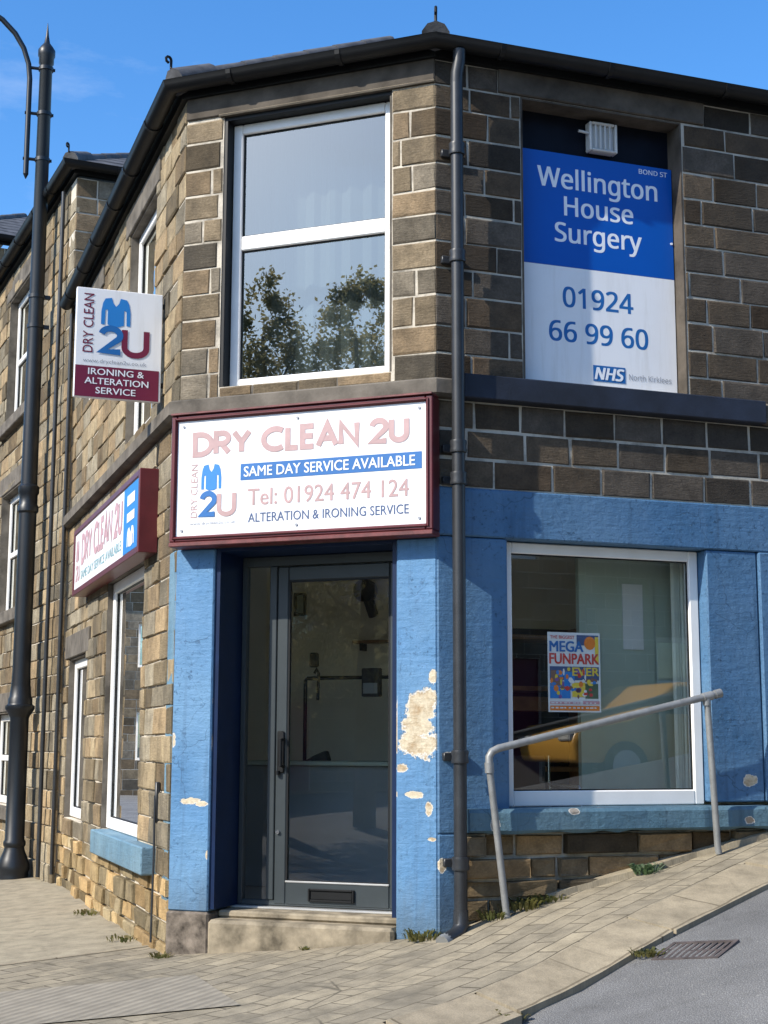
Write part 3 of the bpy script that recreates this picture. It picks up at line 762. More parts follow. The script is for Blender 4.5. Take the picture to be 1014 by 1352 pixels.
# door set, recessed
OD = -.31
m = MB()
m.box(FF, -1.374, -1.345, OD - .06, -.02, .0, 2.06)           # navy lining of the reveal
m.box(FF, -.268, -.239, OD - .06, -.02, .0, 2.06)
m.box(FF, -1.344, -.269, OD - .06, -.02, 2.04, 2.06)
build('door_lining', m, 'navy', shop)
m = MB()
m.bar(FF, (-1.344, -.27, .003, 2.038), (.03, .045, .03, .06), OD - .05, OD, .004)
m.box(FF, -1.16, -1.112, OD - .05, OD + .004, .034, 1.977, .004)
df = build('door_frame', m, 'alum', shop)
m = MB(); m.box(FF, -1.313, -1.161, OD - .03, OD - .022, .034, 1.977); build('pane', m, 'glass_door', df)
m = MB(); m.bar(FF, (-1.106, -.319, .012, 1.972), (.072, .072, .13, .085), OD - .045, OD + .006, .006)
door = build('door', m, 'alum', shop)
m = MB(); m.box(FF, -1.034, -.391, OD - .02, OD - .012, .142, 1.887); build('pane', m, 'glass_door', door)
m = MB(); m.bar(FF, (-1.034, -.391, .142, 1.887), .009, OD - .011, OD + .002); build('seal', m, 'black', door)
m = MB(); m.box(FF, -1.034, -.391, OD + .002, OD + .012, .136, .147, .003); build('drip_bar', m, 'alum_lt', door)
m = MB()
m.box(FF, -1.092, -1.048, OD + .007, OD + .02, .76, 1.0, .005)
m.tube([FF.p(-1.05, OD + .02, .955), FF.p(-1.05, OD + .06, .955), FF.p(-1.05, OD + .06, .80), FF.p(-1.05, OD + .02, .80)], .012, 10)
m.lathe(FF.p(-1.085, OD + .022, .76), [(.014, -.012), (.014, .012)], 12)
build('handle', m, 'black', door)
m = MB(); m.tube([FF.p(-1.082, OD + .006, .42), FF.p(-1.082, OD + .02, .42)], .012, 12); build('lock', m, 'chrome', door)
m = MB(); m.bar(FF, (-.885, -.60, .035, .108), .012, OD + .007, OD + .022, .003); m.box(FF, -.87, -.615, OD + .007, OD + .013, .048, .095, .002)
build('letterbox', m, 'black', door)

# windows
window(shop, FF, (-1.349, -.285, 3.03, 4.71), -.09, .062, 'glass_up', [(3.945, .09)], name='window')
window(shop, FR, (.432, 1.712, .585, 2.068), -.085, .062, 'glass', name='window', bottom=.085)
window(shop, FL, (1.034, 2.536, .315, 2.116), -.04, .08, 'glass', name='window')
window(shop, FL, (.934, 1.966, 3.085, 4.646), -.06, .07, 'glass_up', [(3.9, .07)], name='window')
window(shop, FL, (3.314, 4.286, 3.835, 4.646), -.05, .07, 'glass_up', name='window')
window(shop, FL, (3.514, 4.586, .31, 1.646), -.05, .08, 'glass', name='window')
# deep board filling the old opening behind the surgery sign
m = MB(); m.box(FR, .545, 1.638, -.22, -.15, 2.99, 4.737); build('blocked_opening', m, 'nearblack', shop)

# eaves
ch = [FL.p(4.86, 0, 0), FL.p(0, 0, 0), Vector((0, 0, 0)), FR.p(7, 0, 0)]
eaves(shop, ch, 4.955, R_(28.2), 10, moss=True)
# downpipe on the right front
m = MB()
PU, PO = .093, .098
m.tube([FR.p(PU, PO, z) for z in (.03, 1.0, 2.4, 3.6, 4.70)], .036, 14)
m.tube([FR.p(PU, PO, 4.70), FR.p(PU, PO + .005, 4.76), FR.p(PU + .01, PO + .015, 4.83), FR.p(PU + .01, .115, 4.90)], .036, 14)
pipe = build('downpipe', m, 'pipe', shop)
for z in (4.30, 3.66, 2.56, 2.38, .86, .30):
    b = MB(); b.lathe(FR.p(PU, PO, z), [(.037, -.035), (.046, -.034), (.048, -.02), (.044, 0), (.048, .02), (.046, .034), (.037, .035)], 16)
    b.box(FR, PU - .065, PU + .065, .0, .03, z - .022, z + .022, .004)
    build('bracket', b, 'pipe', pipe)
b = MB(); b.tube([FR.p(PU, PO, .06), FR.p(PU, PO, -.02), FR.p(PU - .03, PO + .02, -.06), FR.p(PU - .12, PO + .08, -.085)], [.04, .041, .041, .041], 14); build('shoe', b, 'pipe', pipe)
b = MB(); b.tube([FR.p(PU - .112, PO + .075, -.083), FR.p(PU - .145, PO + .097, -.094)], .041, 14); build('spout', b, 'steel', pipe)
# cable clipped down the left front and a rainwater stub
m = MB(); m.tube([FL.p(.30, .03, .62), FL.p(.28, .032, .3), FL.p(.24, .045, -.22)], .007, 8); m.box(FL, .288, .318, .0, .03, .46, .70, .006)
build('cable', m, 'pipe', shop)
m = MB(); m.tube([FL.p(4.80, .06, z) for z in (-.2, 1.0, 2.5, 4.2, 4.85)], .018, 10); build('downpipe', m, 'pipe', shop)

# rooms behind the glass
def poly_slab(pts, z0, z1, nm, mt):
    m = MB(); m.prism([Vector((p.x, p.y, z0)) for p in pts], (0, 0, z1 - z0)); return build(nm, m, mt, shop)
inn = [FL.p(4.6, -.27, 0)] + [Vector(p) for p in miter([FL.p(4.86, 0, 0), FL.p(0, 0, 0), Vector((0, 0, 0)), FR.p(5, 0, 0)], -.27)[1:3]] + [FR.p(5, -.27, 0), FR.p(5, -3.2, 0), FL.p(4.6, -3.2, 0)]
poly_slab(inn, -.05, -.003, 'floor', 'inner_floor')
poly_slab(inn, 2.35, 2.40, 'ceiling', 'inner_wall')
poly_slab(inn, 2.75, 2.80, 'floor', 'dark')
poly_slab(inn, 4.86, 4.90, 'ceiling', 'inner_grey')
m = MB(); m.box(FF, -3.2, 3.5, -2.75, -2.7, 0, 2.35); m.box(FL, 3.2, 3.25, -3, -.27, -.003, 2.35); build('inner_wall', m, 'inner_wall', shop)
m = MB(); m.box(FF, -3.2, 3.5, -2.75, -2.7, 2.8, 4.86); build('inner_wall', m, 'inner_grey', shop)
m = MB(); m.box(FR, 1.10, 1.24, -.48, -.44, 0, 2.35); m.box(FR, 1.245, 1.62, -.48, -.455, 0, 2.35); m.box(FR, 1.625, 3.0, -.50, -.47, 0, 2.35)
build('partition', m, 'inner_green', shop)

# ================================================================== TALLER TERRACE BEYOND
ter = empty('terrace_house', FT.o + Vector((0, 0, -.3)), 'taller sandstone terrace house beyond the corner shop with hipped slate roof', 'house')
TW = [(1.85, 3.3, 4.42, 5.9), (1.85, 3.3, 2.3, 3.64), (1.85, 3.3, .3, 1.25)]
ZT = courses(-.6, 6.20, .17, 31)
w = MB(); stone_wall(w, FT, 0, 5.25, ZT, TW, STL, (.2, .48), 32, jit=.014, trim=.02)
stone_wall(w, FTE, 0, 4, [z for z in ZT if z > 4.6], [], STF, (.24, .48), 33, jit=.006)
build('wall', w, ['stone', 'mortar'], ter)
ch = [FT.p(5.25, 0, 0), FT.o.copy(), FTE.p(4, 0, 0)]
eaves(ter, ch, 6.30, R_(30), 8)
for (a_, b_, c, d) in TW:
    reveal(ter, FT, (a_, b_, c, d), .15, 'dress')
    wo = window(ter, FT, (a_ + .014, b_ - .014, c + .005, d - .014), -.09, .075, 'glass_up', [((c + d) / 2, .06)], name='window')
    m = MB(); m.box(FT, a_ - .15, b_ + .15, -.1, .012, d + .002, d + .2, .006); build('lintel', m, 'dress', ter)
    m = MB(); m.box(FT, a_ - .1, b_ + .1, -.1, .08, c - .13, c - .002, .008); build('window_sill', m, 'dress', ter)
m = MB()
m.tube([FT.p(.30, .06, z) for z in (-.25, 2, 4, 6.15)], .02, 10); build('downpipe', m, 'pipe', ter)
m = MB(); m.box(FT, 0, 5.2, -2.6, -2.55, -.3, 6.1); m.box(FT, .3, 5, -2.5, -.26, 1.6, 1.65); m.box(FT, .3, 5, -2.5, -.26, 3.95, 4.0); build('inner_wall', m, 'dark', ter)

ter3 = empty('terrace_house', FT3.o + Vector((0, 0, -.3)), 'farthest sandstone house past the lamp post, only its roof corner showing at left edge', 'house')
w = MB(); Z3 = courses(-.6, 7.2, .18, 41)
stone_wall(w, FT3, 0, 5, Z3, [(1.2, 2.4, 4.8, 6.3)], STL, (.26, .5), 42, jit=.008, trim=.02)
stone_wall(w, FT3E, 0, 4, Z3, [], STF, (.26, .5), 43, jit=.008)
build('wall', w, ['stone', 'mortar'], ter3)
eaves(ter3, [FT3.p(5, 0, 0), FT3.o.copy(), FT3E.p(4, 0, 0)], 7.32, R_(30), 8)
window(ter3, FT3, (1.21, 2.39, 4.805, 6.295), -.09, .075, 'glass_up', name='window')

# ================================================================== LETTERING
class Frame:
    def __init__(s, o, r, u, n): s.o, s.r, s.u, s.n = Vector(o), Vector(r), Vector(u), Vector(n)
    def p(s, x, y, k=0): return s.o + s.r * x + s.u * y + s.n * k
def frame_of(F, off=0):
    right = zz.cross(F.n)
    return Frame(F.p(0, off, 0), right, zz, F.n)
_font_cache = {}
def glyphs(txt, bold):
    key = (txt, bold)
    if key not in _font_cache:
        cu = bpy.data.curves.new('t', 'FONT'); cu.body = txt; cu.size = 1; cu.offset = bold; cu.resolution_u = 3; cu.fill_mode = 'FRONT'
        ob = bpy.data.objects.new('t', cu); COL.objects.link(ob)
        dg = bpy.context.evaluated_depsgraph_get(); dg.update()
        me = bpy.data.meshes.new_from_object(ob.evaluated_get(dg))
        vs = [v.co.copy() for v in me.vertices]; ps = [list(p.vertices) for p in me.polygons]
        bpy.data.objects.remove(ob); bpy.data.meshes.remove(me); bpy.data.curves.remove(cu)
        _font_cache[key] = (vs, ps)
    return _font_cache[key]
CAP = None
def text(mb, fr, txt, x0, x1, y0, cap, k=.002, bold=.0, vert=False):
    """fit txt between x0 and x1 with its baseline at y0 (vert: reading upward, between y=x0 and y=x1, baseline at x=y0)"""
    global CAP
    if CAP is None: CAP = max(v.y for v in glyphs('H', 0)[0])
    vs, ps = glyphs(txt, 0)
    a_ = min(v.x for v in vs); b_ = max(v.x for v in vs)
    sx = (x1 - x0) / (b_ - a_); sy = cap / CAP; e_ = bold * cap * .75
    for w_, (ox, oy) in enumerate(((-e_, -e_ * .5), (e_, -e_ * .5), (-e_, e_ * .5), (e_, e_ * .5)) if bold else ((0, 0),)):      # emboldened by overprinting
        kk = k + w_ * .00006
        def P(v):
            x = x0 + (v.x - a_) * sx + ox; y = v.y * sy + oy
            return fr.p(y0 - y, x, kk) if vert else fr.p(x, y0 + y, kk)
        V = [mb.bm.verts.new(P(v)) for v in vs]
        for p in ps:
            f = mb.bm.faces.new([V[i] for i in p]); f.material_index = mb.mi; f.normal_update()
            if f.normal.dot(fr.n) < 0: f.normal_flip()
    return mb
